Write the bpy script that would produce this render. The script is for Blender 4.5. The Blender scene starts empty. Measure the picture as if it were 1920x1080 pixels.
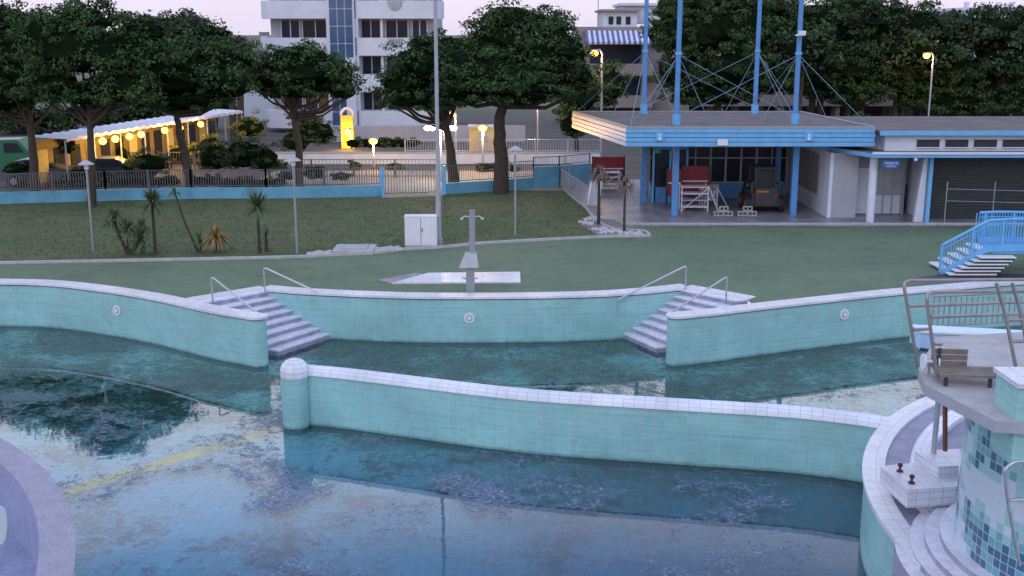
import bpy, math, random
import numpy as np
from mathutils import Vector, Matrix
random.seed(7); rng=np.random.default_rng(5)
H=8.0; F=2100.0; PIT=math.atan(480/2100.0)
SP,CP=math.sin(PIT),math.cos(PIT)
# ---- survey helpers (site points measured from the camera station) ----
def W(u,v,z=0.0):
    k=v-540; rz=-SP*F-k*CP; ry=CP*F-k*SP; t=(z-H)/rz
    return Vector(((u-960)*t, ry*t, z))
def WY(u,v,y):
    k=v-540; rz=-SP*F-k*CP; ry=CP*F-k*SP; t=y/ry
    return Vector(((u-960)*t, y, H+rz*t))
def ZY(v,y): return WY(960,v,y).z
def XY(u,v,y): return WY(u,v,y).x
def PU(x,y,z):
    d=y*CP-(z-H)*SP
    return 960+F*x/d
def MPP(y): return (y*.975+1.2)/F

# ---------------- materials ----------------
def newmat(name):
    m=bpy.data.materials.new(name); m.use_nodes=True
    nt=m.node_tree; nt.nodes.clear()
    o=nt.nodes.new('ShaderNodeOutputMaterial'); p=nt.nodes.new('ShaderNodeBsdfPrincipled')
    nt.links.new(p.outputs[0],o.inputs[0])
    return m,nt,p,o
def N(nt,t,**kw):
    n=nt.nodes.new(t)
    for k,v in kw.items():
        if k in n.inputs: n.inputs[k].default_value=v
        else: setattr(n,k,v)
    return n
def L(nt,a,b): nt.links.new(a,b)
def math_(nt,op,a,b=None,c=None):
    n=nt.nodes.new('ShaderNodeMath'); n.operation=op
    for i,x in enumerate((a,b,c)):
        if x is None: continue
        if hasattr(x,'links'): nt.links.new(x,n.inputs[i])
        else: n.inputs[i].default_value=x
    return n.outputs[0]
def mrange(nt,x,a,b,c=0.0,d=1.0):
    n=nt.nodes.new('ShaderNodeMapRange'); nt.links.new(x,n.inputs[0])
    for i,q in enumerate((a,b,c,d)): n.inputs[i+1].default_value=q
    return n.outputs[0]
def mixc(nt,fac,a,b,mode='MIX'):
    m=nt.nodes.new('ShaderNodeMix'); m.data_type='RGBA'; m.blend_type=mode
    for idx,val in ((0,fac),(6,a),(7,b)):
        if hasattr(val,'links'): nt.links.new(val,m.inputs[idx])
        elif idx==0: m.inputs[0].default_value=val
        else: m.inputs[idx].default_value=(*val[:3],1)
    return m.outputs[2]
def ramp(nt,inp,stops,interp='LINEAR'):
    r=nt.nodes.new('ShaderNodeValToRGB'); r.color_ramp.interpolation=interp
    e=r.color_ramp.elements
    while len(e)<len(stops): e.new(0.5)
    for i,(p,c) in enumerate(stops):
        e[i].position=p
        if not hasattr(c,'__len__'): c=(c,c,c)
        e[i].color=(*c[:3],1)
    nt.links.new(inp,r.inputs[0]); return r.outputs[0]
def noise(nt,scale,detail=4,rough=.55,coord=None,dist=0):
    n=nt.nodes.new('ShaderNodeTexNoise'); n.inputs['Scale'].default_value=scale
    n.inputs['Detail'].default_value=detail; n.inputs['Roughness'].default_value=rough
    n.inputs['Distortion'].default_value=dist
    if coord is None:
        tc=nt.nodes.new('ShaderNodeTexCoord'); coord=tc.outputs['Object']
    nt.links.new(coord,n.inputs['Vector']); return n.outputs['Fac']
_mc={}
def mat(name,col,rough=.6,var=.18,scale=2.5,metal=0.0,bump=0.0,bscale=25,emit=0.0,spec=.4,fine=.1,island=0):
    if name in _mc: return _mc[name]
    m,nt,p,o=newmat(name)
    n1=noise(nt,scale,5,.6); n2=noise(nt,scale*11,3,.6)
    lo=tuple(c*(1-var) for c in col); hi=tuple(min(1,c*(1+var)) for c in col)
    c=ramp(nt,n1,[(.3,lo),(.7,hi)])
    g=ramp(nt,n2,[(.3,1-fine),(.7,1.0)])
    c=mixc(nt,1.0,c,g,'MULTIPLY')
    if island:
        ge=nt.nodes.new('ShaderNodeNewGeometry')
        c=mixc(nt,1.0,c,ramp(nt,ge.outputs['Random Per Island'],[(0,(1-island,1-island,1-island)),(1,(1+island*.9,1+island,1+island*.3))]),'MULTIPLY')
    L(nt,c,p.inputs['Base Color'])
    p.inputs['Roughness'].default_value=rough; p.inputs['Metallic'].default_value=metal
    p.inputs['Specular IOR Level'].default_value=spec
    if bump:
        b=N(nt,'ShaderNodeBump'); b.inputs['Strength'].default_value=bump; b.inputs['Distance'].default_value=.03
        L(nt,noise(nt,bscale,4),b.inputs['Height']); L(nt,b.outputs[0],p.inputs['Normal'])
    if emit:
        p.inputs['Emission Color'].default_value=(*col,1); p.inputs['Emission Strength'].default_value=emit
    _mc[name]=m; return m
def tile(name,c1,c2,mortar,w=.24,h=.12,rough=.35,msize=.006,dirt=.35,dirtcol=(.10,.14,.12),off=0.0,water=False):
    m,nt,p,o=newmat(name)
    tc=N(nt,'ShaderNodeTexCoord'); uv=tc.outputs['UV']
    br=nt.nodes.new('ShaderNodeTexBrick'); br.offset=off; br.squash=1.0
    br.inputs['Scale'].default_value=1.0; br.inputs['Brick Width'].default_value=w; br.inputs['Row Height'].default_value=h
    br.inputs['Mortar Size'].default_value=msize; br.inputs['Mortar Smooth'].default_value=.3
    br.inputs['Color1'].default_value=(*c1,1); br.inputs['Color2'].default_value=(*c2,1); br.inputs['Mortar'].default_value=(*mortar,1)
    L(nt,uv,br.inputs['Vector'])
    n1=noise(nt,.7,5,.6)
    f=ramp(nt,n1,[(.35,.80),(.65,1.0)])
    c=mixc(nt,1.0,br.outputs['Color'],f,'MULTIPLY')
    mp=N(nt,'ShaderNodeMapping'); mp.inputs['Scale'].default_value=(7,7,.6)
    L(nt,tc.outputs['Object'],mp.inputs[0])
    s=noise(nt,1.0,5,.65,mp.outputs[0]); sf=ramp(nt,s,[(.52,0.0),(.75,dirt)])
    c=mixc(nt,sf,c,dirtcol)
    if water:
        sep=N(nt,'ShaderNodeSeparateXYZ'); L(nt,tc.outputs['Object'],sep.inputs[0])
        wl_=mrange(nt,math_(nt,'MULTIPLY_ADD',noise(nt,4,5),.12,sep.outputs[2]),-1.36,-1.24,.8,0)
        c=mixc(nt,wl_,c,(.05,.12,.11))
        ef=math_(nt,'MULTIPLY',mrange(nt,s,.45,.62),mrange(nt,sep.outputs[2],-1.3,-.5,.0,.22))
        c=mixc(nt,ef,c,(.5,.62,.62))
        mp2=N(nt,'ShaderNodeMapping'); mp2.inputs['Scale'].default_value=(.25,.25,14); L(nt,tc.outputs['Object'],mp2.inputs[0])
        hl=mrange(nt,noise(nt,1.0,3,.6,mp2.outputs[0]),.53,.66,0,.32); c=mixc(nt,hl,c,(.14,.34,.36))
    L(nt,c,p.inputs['Base Color']); p.inputs['Roughness'].default_value=rough
    b=N(nt,'ShaderNodeBump'); b.inputs['Strength'].default_value=.4; b.inputs['Distance'].default_value=.004; b.invert=True
    L(nt,br.outputs['Fac'],b.inputs['Height']); L(nt,b.outputs[0],p.inputs['Normal'])
    return m

M_teal=tile('teal_tile',(.25,.53,.54),(.29,.59,.59),(.40,.58,.58),.24,.12,msize=.008,dirt=.45,dirtcol=(.13,.29,.29),water=True)
M_wtile=tile('white_tile',(.70,.73,.83),(.76,.79,.87),(.42,.42,.5),.24,.12,dirt=.3,dirtcol=(.4,.38,.4))
M_white=mat('white_paint',(.72,.73,.78),.5,.06)
M_cop=tile('coping_tile',(.70,.69,.76),(.77,.75,.81),(.45,.43,.48),.33,.33,dirt=.45,dirtcol=(.36,.34,.34))
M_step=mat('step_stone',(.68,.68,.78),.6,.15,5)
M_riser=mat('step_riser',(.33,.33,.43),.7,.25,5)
M_blk=mat('dark_gap',(.03,.035,.04),.7)
def deckmat():
    m,nt,p,o=newmat('green_deck')
    a=noise(nt,.25,6,.6); b=noise(nt,2.2,6,.7); d=noise(nt,60,3,.6)
    c=ramp(nt,a,[(.3,(.092,.142,.082)),(.55,(.114,.172,.095)),(.75,(.130,.186,.108))])
    c=mixc(nt,1.0,c,ramp(nt,b,[(.25,.72),(.5,1.0),(.8,1.12)]),'MULTIPLY')
    c=mixc(nt,1.0,c,ramp(nt,d,[(.3,.8),(.7,1.1)]),'MULTIPLY')
    st=noise(nt,.6,7,.7,dist=1.0); c=mixc(nt,mrange(nt,st,.52,.68,0,.5),c,(.05,.08,.048))
    L(nt,c,p.inputs['Base Color']); p.inputs['Roughness'].default_value=.75
    bp=N(nt,'ShaderNodeBump'); bp.inputs['Strength'].default_value=.3; bp.inputs['Distance'].default_value=.01
    L(nt,d,bp.inputs['Height']); L(nt,bp.outputs[0],p.inputs['Normal']); return m
M_deck=deckmat()
def grassmat():
    m,nt,p,o=newmat('grass')
    a=noise(nt,.18,5,.6); b=noise(nt,1.2,6,.7); d=noise(nt,30,4,.8)
    c=ramp(nt,a,[(.3,(.055,.092,.028)),(.5,(.080,.108,.040)),(.7,(.115,.112,.054))])
    c=mixc(nt,1.0,c,ramp(nt,b,[(.25,.55),(.5,1.0),(.8,1.3)]),'MULTIPLY')
    c=mixc(nt,1.0,c,ramp(nt,d,[(.3,.7),(.7,1.15)]),'MULTIPLY')
    L(nt,c,p.inputs['Base Color']); p.inputs['Roughness'].default_value=.9
    bp=N(nt,'ShaderNodeBump'); bp.inputs['Strength'].default_value=.5; bp.inputs['Distance'].default_value=.03
    L(nt,d,bp.inputs['Height']); L(nt,bp.outputs[0],p.inputs['Normal']); return m
M_grass=grassmat()
M_blade=mat('grass_blade',(.09,.12,.042),.8,.35,.6)
M_asph=mat('asphalt',(.085,.078,.075),.85,.25,.5,bump=.2)
M_ground=mat('ground',(.10,.11,.07),.9,.3,.05)
M_pave=mat('pavement',(.30,.27,.24),.8,.15,1)
def pavers():
    m,nt,p,o=newmat('patio_tile')
    tc=N(nt,'ShaderNodeTexCoord'); br=nt.nodes.new('ShaderNodeTexBrick'); br.offset=0
    br.inputs['Scale'].default_value=1; br.inputs['Brick Width'].default_value=.6; br.inputs['Row Height'].default_value=.6; br.inputs['Mortar Size'].default_value=.015
    br.inputs['Color1'].default_value=(.30,.29,.33,1); br.inputs['Color2'].default_value=(.23,.22,.26,1); br.inputs['Mortar'].default_value=(.12,.12,.14,1)
    L(nt,tc.outputs['Object'],br.inputs['Vector'])
    c=mixc(nt,1.0,br.outputs[0],ramp(nt,noise(nt,.8,5),[(.3,.6),(.7,1.1)]),'MULTIPLY')
    L(nt,c,p.inputs['Base Color']); p.inputs['Roughness'].default_value=.35; return m
M_patio=pavers()
def floormat():
    m,nt,p,o=newmat('pool_floor')
    tc=N(nt,'ShaderNodeTexCoord'); sep=N(nt,'ShaderNodeSeparateXYZ'); L(nt,tc.outputs['Object'],sep.inputs[0])
    br=nt.nodes.new('ShaderNodeTexBrick'); br.offset=0
    br.inputs['Scale'].default_value=1; br.inputs['Brick Width'].default_value=.25; br.inputs['Row Height'].default_value=.25; br.inputs['Mortar Size'].default_value=.012
    br.inputs['Color1'].default_value=(1,1,1,1); br.inputs['Color2'].default_value=(.86,.9,.9,1); br.inputs['Mortar'].default_value=(.7,.76,.76,1)
    L(nt,tc.outputs['Object'],br.inputs['Vector'])
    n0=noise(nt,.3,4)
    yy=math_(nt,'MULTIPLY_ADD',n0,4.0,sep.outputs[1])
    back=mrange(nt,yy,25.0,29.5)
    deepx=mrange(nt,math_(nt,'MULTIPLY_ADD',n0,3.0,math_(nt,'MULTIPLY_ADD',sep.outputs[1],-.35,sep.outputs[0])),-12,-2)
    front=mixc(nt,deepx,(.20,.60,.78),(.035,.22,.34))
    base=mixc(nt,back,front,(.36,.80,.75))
    base=mixc(nt,1.0,base,br.outputs[0],'MULTIPLY')
    big=noise(nt,.38,5,.6,dist=.6); med=noise(nt,2.2,8,.8,dist=.8); fin=noise(nt,8,7,.85)
    s=math_(nt,'ADD',big,med); s=math_(nt,'MULTIPLY_ADD',fin,.9,s)
    s=math_(nt,'MULTIPLY_ADD',back,.08,s)
    m1=mrange(nt,s,1.47,1.58,0,.92)
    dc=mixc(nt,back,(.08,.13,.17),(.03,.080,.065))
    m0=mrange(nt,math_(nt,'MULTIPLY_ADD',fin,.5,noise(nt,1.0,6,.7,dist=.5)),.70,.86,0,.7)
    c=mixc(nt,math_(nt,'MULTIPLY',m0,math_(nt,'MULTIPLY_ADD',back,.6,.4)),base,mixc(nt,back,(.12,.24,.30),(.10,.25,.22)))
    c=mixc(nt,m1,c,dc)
    L(nt,c,p.inputs['Base Color']); p.inputs['Roughness'].default_value=.6; return m
M_floor=floormat()
def watermat():
    m,nt,p,o=newmat('water')
    tc=N(nt,'ShaderNodeTexCoord'); sep=N(nt,'ShaderNodeSeparateXYZ'); L(nt,tc.outputs['Object'],sep.inputs[0])
    fr=N(nt,'ShaderNodeFresnel'); fr.inputs['IOR'].default_value=1.68
    tr=N(nt,'ShaderNodeBsdfTransparent'); tr.inputs[0].default_value=(.90,.98,.98,1)
    gl=N(nt,'ShaderNodeBsdfGlossy'); gl.inputs['Roughness'].default_value=.012; gl.inputs['Color'].default_value=(.95,.97,1,1)
    b=N(nt,'ShaderNodeBump'); b.inputs['Strength'].default_value=.05; b.inputs['Distance'].default_value=.02
    L(nt,noise(nt,3,3),b.inputs['Height']); L(nt,b.outputs[0],gl.inputs['Normal'])
    mx=N(nt,'ShaderNodeMixShader'); L(nt,fr.outputs[0],mx.inputs[0]); L(nt,tr.outputs[0],mx.inputs[1]); L(nt,gl.outputs[0],mx.inputs[2])
    # floating scum / leaves
    big=noise(nt,.30,4,.6,dist=.8); fin=noise(nt,4.0,9,.88,dist=.6); lf=noise(nt,11,6,.88)
    back=mrange(nt,sep.outputs[1],22,30)
    s=math_(nt,'MULTIPLY_ADD',big,1.1,math_(nt,'MULTIPLY',fin,1.2)); s=math_(nt,'MULTIPLY_ADD',lf,.6,s); s=math_(nt,'MULTIPLY_ADD',back,.055,s)
    mk=mrange(nt,s,1.53,1.60,0,.88)
    lv=mrange(nt,math_(nt,'MULTIPLY_ADD',fin,.5,math_(nt,'MULTIPLY_ADD',back,.02,lf)),.86,.89,0,.9)
    mk=math_(nt,'MAXIMUM',mk,lv)
    cc=mixc(nt,back,(.12,.17,.25),(.06,.125,.11))
    cc=mixc(nt,1.0,cc,ramp(nt,noise(nt,12,6,.9),[(.36,.30),(.52,1.0),(.64,2.6)]),'MULTIPLY')
    L(nt,cc,p.inputs['Base Color']); p.inputs['Roughness'].default_value=.7; p.inputs['Specular IOR Level'].default_value=.2
    m2=N(nt,'ShaderNodeMixShader'); L(nt,mk,m2.inputs[0]); L(nt,mx.outputs[0],m2.inputs[1]); L(nt,p.outputs[0],m2.inputs[2])
    L(nt,m2.outputs[0],o.inputs[0]); return m
M_water=watermat()
def mosaic():
    m,nt,p,o=newmat('mosaic_tile')
    uv=N(nt,'ShaderNodeTexCoord').outputs['UV']
    sc=N(nt,'ShaderNodeVectorMath',operation='SCALE'); L(nt,uv,sc.inputs[0]); sc.inputs['Scale'].default_value=1/.14
    fl=N(nt,'ShaderNodeVectorMath',operation='FLOOR'); L(nt,sc.outputs[0],fl.inputs[0])
    wn=N(nt,'ShaderNodeTexWhiteNoise'); L(nt,fl.outputs[0],wn.inputs['Vector'])
    nz=noise(nt,.16,2,.5,fl.outputs[0])
    a=N(nt,'ShaderNodeMath',operation='MULTIPLY_ADD'); L(nt,wn.outputs['Value'],a.inputs[0]); a.inputs[1].default_value=.12; L(nt,nz,a.inputs[2])
    c=ramp(nt,a.outputs[0],[(0,(.05,.14,.24)),(.505,(.14,.37,.42)),(.57,(.28,.52,.54)),(.63,(.50,.60,.70))],'CONSTANT')
    br=nt.nodes.new('ShaderNodeTexBrick'); br.offset=0
    br.inputs['Scale'].default_value=1; br.inputs['Brick Width'].default_value=.14; br.inputs['Row Height'].default_value=.14; br.inputs['Mortar Size'].default_value=.006
    L(nt,uv,br.inputs['Vector'])
    c=mixc(nt,br.outputs['Fac'],c,(.5,.52,.56))
    L(nt,c,p.inputs['Base Color']); p.inputs['Roughness'].default_value=.3; return m
M_mos=mosaic()
M_peb=mat('pebble_lavender',(.44,.43,.54),.8,.12,3,bump=.6,bscale=60,fine=.55)
M_peb2=mat('lavender_plaster',(.30,.33,.50),.8,.12,1,fine=.25)
M_yel=mat('yellow_line',(.95,.66,.05),.6,.35,3,fine=.3)
M_steel=mat('steel',(.55,.55,.60),.35,.08,metal=.7)
M_grey=mat('grey_metal',(.30,.32,.35),.5,.1,metal=.2)
M_dgrey=mat('dark_grey',(.04,.043,.05),.6)
M_blue=mat('blue_paint',(.09,.27,.60),.45,.12)
M_lblue=mat('light_blue_paint',(.14,.42,.74),.5,.12,1.5)
M_wblue=mat('wall_blue',(.12,.33,.47),.7,.25,1)
M_bark=mat('bark',(.060,.045,.036),.9,.3,6,bump=.8,bscale=12)
M_leaf=mat('pine_foliage',(.042,.082,.032),.75,.45,.8,fine=.25,spec=.2,island=.5)
M_leaf2=mat('far_pine_foliage',(.044,.074,.042),.8,.4,.5,fine=.25,spec=.15,island=.45)
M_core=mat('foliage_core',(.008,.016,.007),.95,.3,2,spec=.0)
M_bush=mat('bush_foliage',(.040,.072,.026),.75,.45,1.2,island=.5)
M_bushy=mat('lamplit_foliage',(.17,.17,.03),.75,.4,1.2,island=.4)  # yellow glow of the walkway lamps put into the leaf colour
M_yucca=mat('yucca_leaf',(.08,.12,.05),.6,.35,4)
M_dry=mat('dry_leaf',(.28,.18,.06),.7,.35,4)
M_wall=mat('render_white',(.62,.66,.76),.8,.08,.6)
M_beige=mat('render_beige',(.28,.25,.25),.85,.12,.5)
M_grayw=mat('render_grey',(.37,.38,.43),.85,.1,.7)
M_glass=mat('window_glass',(.022,.028,.045),.22,.3,.6,spec=.25)
M_bglass=mat('blue_glass',(.05,.11,.22),.15,.3,.6,spec=.4)
M_roof=mat('flat_roof',(.12,.105,.11),.9,.3,.8)
M_red=mat('red_panel',(.26,.022,.03),.5,.2)
M_conc=mat('concrete',(.42,.41,.42),.85,.15,3,bump=.2)
M_stone=mat('white_stone',(.50,.49,.52),.8,.3,8,fine=.3)
M_wood=mat('wood_slat',(.20,.175,.15),.7,.25,6)
M_tyre=mat('rubber',(.02,.02,.022),.7)
M_carS=mat('silver_car_paint',(.09,.10,.13),.3,.05,metal=.3)
M_carD=mat('dark_car_paint',(.03,.035,.05),.3,.05)
M_carG=mat('green_van_paint',(.02,.16,.07),.4,.05)
M_orange=mat('orange_paint',(.4,.15,.03),.5)
M_yw=mat('yellow_render',(.60,.48,.20),.8,.1)
M_ybk=mat('lamplit_backwall',(.24,.18,.08),.8,.3,1.5)  # warm lamp wash painted into this wall's colour
M_green=mat('green_sign',(.02,.35,.15),.5)
M_sign=mat('sign_blue',(.02,.10,.35),.5)
M_lampw=mat('lamp_warm',(1.0,.48,.09),.5,.01,emit=5.0)
M_lampc=mat('lamp_white',(1.0,.9,.75),.5,.01,emit=20)
M_rail=mat('rail_bronze',(.33,.30,.30),.35,.15,metal=.5)
M_fence=mat('fence_grey',(.12,.12,.14),.6,.1)
M_gate=mat('gate_wood',(.24,.22,.21),.7,.2)
M_box=mat('cabinet_white',(.70,.71,.76),.5,.06)
M_ylight=mat('lit_yellow_wall',(.8,.55,.08),.7,.1)
M_stripe_w=mat('awning_white',(.62,.62,.70),.8); M_stripe_b=mat('awning_blue',(.10,.14,.35),.8)

# ---------------- mesh builder ----------------
class B:
    def __init__(s,name,loc=(0,0,0)):
        s.name=name; s.loc=Vector(loc); s.parts={}; s.order=[]; s.cur=None; s.leafs=[]
    def part(s,n):
        if n not in s.parts: s.parts[n]=dict(v=[],f=[],m=[],mats=[],uv=[],sm=[]); s.order.append(n)
        s.cur=s.parts[n]; return s
    def add(s,verts,faces,m,uvs=None,smooth=False):
        if s.cur is None: s.part('body')
        c=s.cur; o=len(c['v']); c['v'].extend(tuple(Vector(p)-s.loc) for p in verts)
        if m not in c['mats']: c['mats'].append(m)
        mi=c['mats'].index(m)
        for i,f in enumerate(faces):
            c['f'].append([a+o for a in f]); c['m'].append(mi); c['sm'].append(smooth)
            if uvs is not None: c['uv'].append(uvs[i])
            else:
                P=[Vector(verts[a]) for a in f]
                n=Vector((0,0,0))
                for j in range(len(P)):
                    a,b=P[j],P[(j+1)%len(P)]
                    n+=Vector(((a.y-b.y)*(a.z+b.z),(a.z-b.z)*(a.x+b.x),(a.x-b.x)*(a.y+b.y)))
                if n.length>0: n.normalize()
                if abs(n.z)>.7: c['uv'].append([(p.x,p.y) for p in P])
                else:
                    t=Vector((-n.y,n.x,0)); t.normalize()
                    c['uv'].append([(p.dot(t),p.z) for p in P])
    def box(s,x0,x1,y0,y1,z0,z1,m,rot=0,piv=None):
        vs=[Vector((x,y,z)) for z in (z0,z1) for x,y in ((x0,y0),(x1,y0),(x1,y1),(x0,y1))]
        if rot:
            pv=Vector(piv) if piv else Vector(((x0+x1)/2,(y0+y1)/2,0))
            R=Matrix.Rotation(rot,3,'Z'); vs=[R@(p-pv)+pv for p in vs]
        s.add(vs,[(0,3,2,1),(4,5,6,7),(0,1,5,4),(1,2,6,5),(2,3,7,6),(3,0,4,7)],m)
    def prism(s,poly,z0,z1,m,mtop=None,uvlen=True):
        n=len(poly); vs=[(p[0],p[1],z0) for p in poly]+[(p[0],p[1],z1) for p in poly]
        ar=sum(poly[i][0]*poly[(i+1)%n][1]-poly[(i+1)%n][0]*poly[i][1] for i in range(n))
        sides=[];uv=[];L_=0
        for i in range(n):
            j=(i+1)%n; d=math.hypot(poly[j][0]-poly[i][0],poly[j][1]-poly[i][1])
            if ar>0: sides.append((i,j,j+n,i+n)); uv.append([(L_,z0),(L_+d,z0),(L_+d,z1),(L_,z1)])
            else: sides.append((j,i,i+n,j+n)); uv.append([(L_+d,z0),(L_,z0),(L_,z1),(L_+d,z1)])
            L_+=d
        s.add(vs,sides,m,uv)
        top=list(range(n,2*n)); bot=list(range(n))
        if ar<0: top=top[::-1]
        else: bot=bot[::-1]
        s.add(vs,[top,bot],mtop or m)
    def xprism(s,prof,p0,ax,wd,m):
        ax=Vector((ax[0],ax[1],0)).normalized(); sd=Vector((-ax.y,ax.x,0)); p0=Vector(p0)
        n=len(prof)
        vs=[p0+ax*a+Vector((0,0,z))-sd*wd/2 for a,z in prof]+[p0+ax*a+Vector((0,0,z))+sd*wd/2 for a,z in prof]
        s.add(vs,[tuple(range(n)),tuple(range(2*n-1,n-1,-1))]+[((i+1)%n,i,i+n,(i+1)%n+n) for i in range(n)],m)
    def tube(s,pts,r,m,seg=8,r2=None,cap=True):
        pts=[Vector(p) for p in pts]; n=len(pts); vs=[];fs=[]
        up=None
        for i,p in enumerate(pts):
            if i==0: t=pts[1]-p
            elif i==n-1: t=p-pts[i-1]
            else: t=(pts[i+1]-p).normalized()+(p-pts[i-1]).normalized()
            if t.length<1e-6: t=Vector((0,0,1))
            t.normalize()
            if up is None: up=Vector((0,0,1)) if abs(t.z)<.9 else Vector((1,0,0))
            a=up-t*up.dot(t)
            if a.length<1e-4: a=t.orthogonal()
            a.normalize(); b=t.cross(a); up=a
            rr=r if r2 is None else r+(r2-r)*i/(n-1)
            for k in range(seg):
                an=2*math.pi*k/seg; vs.append(p+a*rr*math.cos(an)+b*rr*math.sin(an))
        for i in range(n-1):
            for k in range(seg):
                k2=(k+1)%seg; fs.append((i*seg+k,i*seg+k2,(i+1)*seg+k2,(i+1)*seg+k))
        s.add(vs,fs,m,None,True)
        if cap: s.add(vs,[tuple(range(seg))[::-1],tuple(range((n-1)*seg,n*seg))],m)
    def ell(s,c,r,m,nu=16,nv=10,lo=0.0,jit=0,smooth=True):
        vs=[];fs=[]
        for j in range(nv+1):
            th=math.pi*j/nv
            for i in range(nu):
                ph=2*math.pi*i/nu; q=1+random.uniform(-jit,jit)
                vs.append((c[0]+r[0]*q*math.sin(th)*math.cos(ph),c[1]+r[1]*q*math.sin(th)*math.sin(ph),c[2]+r[2]*q*math.cos(th)))
        for j in range(nv):
            for i in range(nu):
                i2=(i+1)%nu; fs.append((j*nu+i,(j+1)*nu+i,(j+1)*nu+i2,j*nu+i2))
        uv=[[(i/nu*6.28*r[0],-j/nv*3.14*r[2]),(i/nu*6.28*r[0],-(j+1)/nv*3.14*r[2]),((i+1)/nu*6.28*r[0],-(j+1)/nv*3.14*r[2]),((i+1)/nu*6.28*r[0],-j/nv*3.14*r[2])] for j in range(nv) for i in range(nu)]
        s.add(vs,fs,m,uv,smooth)
    def disc(s,c,nrm,r,th,m,seg=24):
        n=Vector(nrm).normalized(); c=Vector(c); s.tube([c,c+n*th],r,m,seg)
    def done(s):
        def mk(nm,c):
            me=bpy.data.meshes.new(nm); me.from_pydata(c['v'],[],c['f'])
            for m in c['mats']: me.materials.append(m)
            me.polygons.foreach_set('material_index',c['m']); me.polygons.foreach_set('use_smooth',c['sm'])
            ul=me.uv_layers.new(name='UVMap'); fl=[]
            for u in c['uv']:
                for q in u: fl.extend((q[0],q[1]))
            ul.data.foreach_set('uv',fl); me.update()
            ob=bpy.data.objects.new(nm,me); bpy.context.scene.collection.objects.link(ob); return ob
        if len(s.order)==1 and not s.leafs:
            ob=mk(s.name,s.parts[s.order[0]]); ob.location=s.loc; return ob
        e=bpy.data.objects.new(s.name,None); bpy.context.scene.collection.objects.link(e); e.location=s.loc; e.empty_display_size=.3
        for n in s.order:
            ob=mk(n,s.parts[n]); ob.parent=e
        if s.leafs:
            V=np.concatenate([v for v,_ in s.leafs])-np.array(s.loc); nq=len(V)//4
            me=bpy.data.meshes.new('leaves'); me.vertices.add(nq*4); me.loops.add(nq*4); me.polygons.add(nq)
            me.vertices.foreach_set('co',V.astype(np.float32).ravel())
            me.loops.foreach_set('vertex_index',np.arange(nq*4,dtype=np.int32))
            me.polygons.foreach_set('loop_start',np.arange(0,nq*4,4,dtype=np.int32))
            try: me.polygons.foreach_set('loop_total',np.full(nq,4,dtype=np.int32))
            except Exception: pass
            me.materials.append(s.leafs[0][1]); me.update(calc_edges=True); me.validate()
            ob=bpy.data.objects.new('leaves',me); bpy.context.scene.collection.objects.link(ob); ob.parent=e
        return e

def smooth2(pts,n=8):
    pts=[Vector((p[0],p[1])) for p in pts]; out=[]
    for i in range(len(pts)-1):
        p0=pts[max(i-1,0)];p1=pts[i];p2=pts[i+1];p3=pts[min(i+2,len(pts)-1)]
        for k in range(n):
            t=k/n
            out.append(.5*((2*p1)+(p2-p0)*t+(2*p0-5*p1+4*p2-p3)*t*t+(3*p1-p0-3*p2+p3)*t**3))
    out.append(pts[-1]); return out
def offset(pts,d):
    out=[]
    for i,p in enumerate(pts):
        t=(pts[min(i+1,len(pts)-1)]-pts[max(i-1,0)]).normalized()
        out.append(p+Vector((t.y,-t.x))*d)
    return out
def outline(pts,h,end=False):
    a=offset(pts,h); b=offset(pts,-h)
    o=list(a)
    if end:
        t=(pts[-1]-pts[-2]).normalized(); nn=Vector((t.y,-t.x)); 
        for k in range(1,12):
            an=math.pi*k/12; o.append(pts[-1]+nn*h*math.cos(an)+t*h*math.sin(an))
    o+=b[::-1]; return o

# ---------------- pool walls ----------------
def pix(lst,z=0): return [W(u,v,z).to_2d() for u,v in lst]
Lw=smooth2(pix([(-500,528),(-250,528),(-100,529),(0,530),(100,533),(200,544),(300,560),(400,582),(482,596)]))
Cw=smooth2(pix([(497,542),(570,548),(650,552),(760,556),(880,557),(1000,556),(1120,553),(1210,547),(1285,539)]))
Rw=smooth2(pix([(2500,512),(2150,518),(1960,527),(1880,532),(1760,542),(1640,553),(1520,566),(1420,577),(1330,588),(1268,594)]))
def basin_wall(name,pts,end,h=.26):
    b=B(name,(pts[len(pts)//2].x,pts[len(pts)//2].y,0))
    b.part('tiled_face').prism(outline(pts,h,end),-1.62,-.035,M_teal)
    b.part('joint').prism(outline(pts,h-.03,end),-.035,0.0,M_blk)
    b.part('coping').prism(outline(pts,h+.045,end),0.0,.07,M_cop)
    return b
def add_light(b,pts,h,u,v,side):
    fr=offset(pts,h*side)
    for i in range(len(fr)-1):
        ua=PU(fr[i].x,fr[i].y,-.6); ub=PU(fr[i+1].x,fr[i+1].y,-.6)
        if min(ua,ub)<=u<=max(ua,ub):
            t=(u-ua)/(ub-ua); p=fr[i].lerp(fr[i+1],t); tt=(fr[i+1]-fr[i]).normalized()
            n=Vector((tt.y,-tt.x,0))*side; z=ZY(v,p.y)
            c=Vector((p.x,p.y,z))
            b.part('underwater_light'); b.disc(c,n,.165,.03,M_white); b.disc(c+n*.03,n,.10,.012,M_grayw); b.disc(c+n*.042,n,.065,.012,M_white)
            return
b=basin_wall('pool_wall',Lw,True); add_light(b,Lw,.26,220,582,1); b.done()
b=basin_wall('pool_wall',Cw,False); add_light(b,Cw,.26,880,596,1); b.done()
b=basin_wall('pool_wall',Rw,True); add_light(b,Rw,.26,1582,589,-1); b.done()

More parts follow.
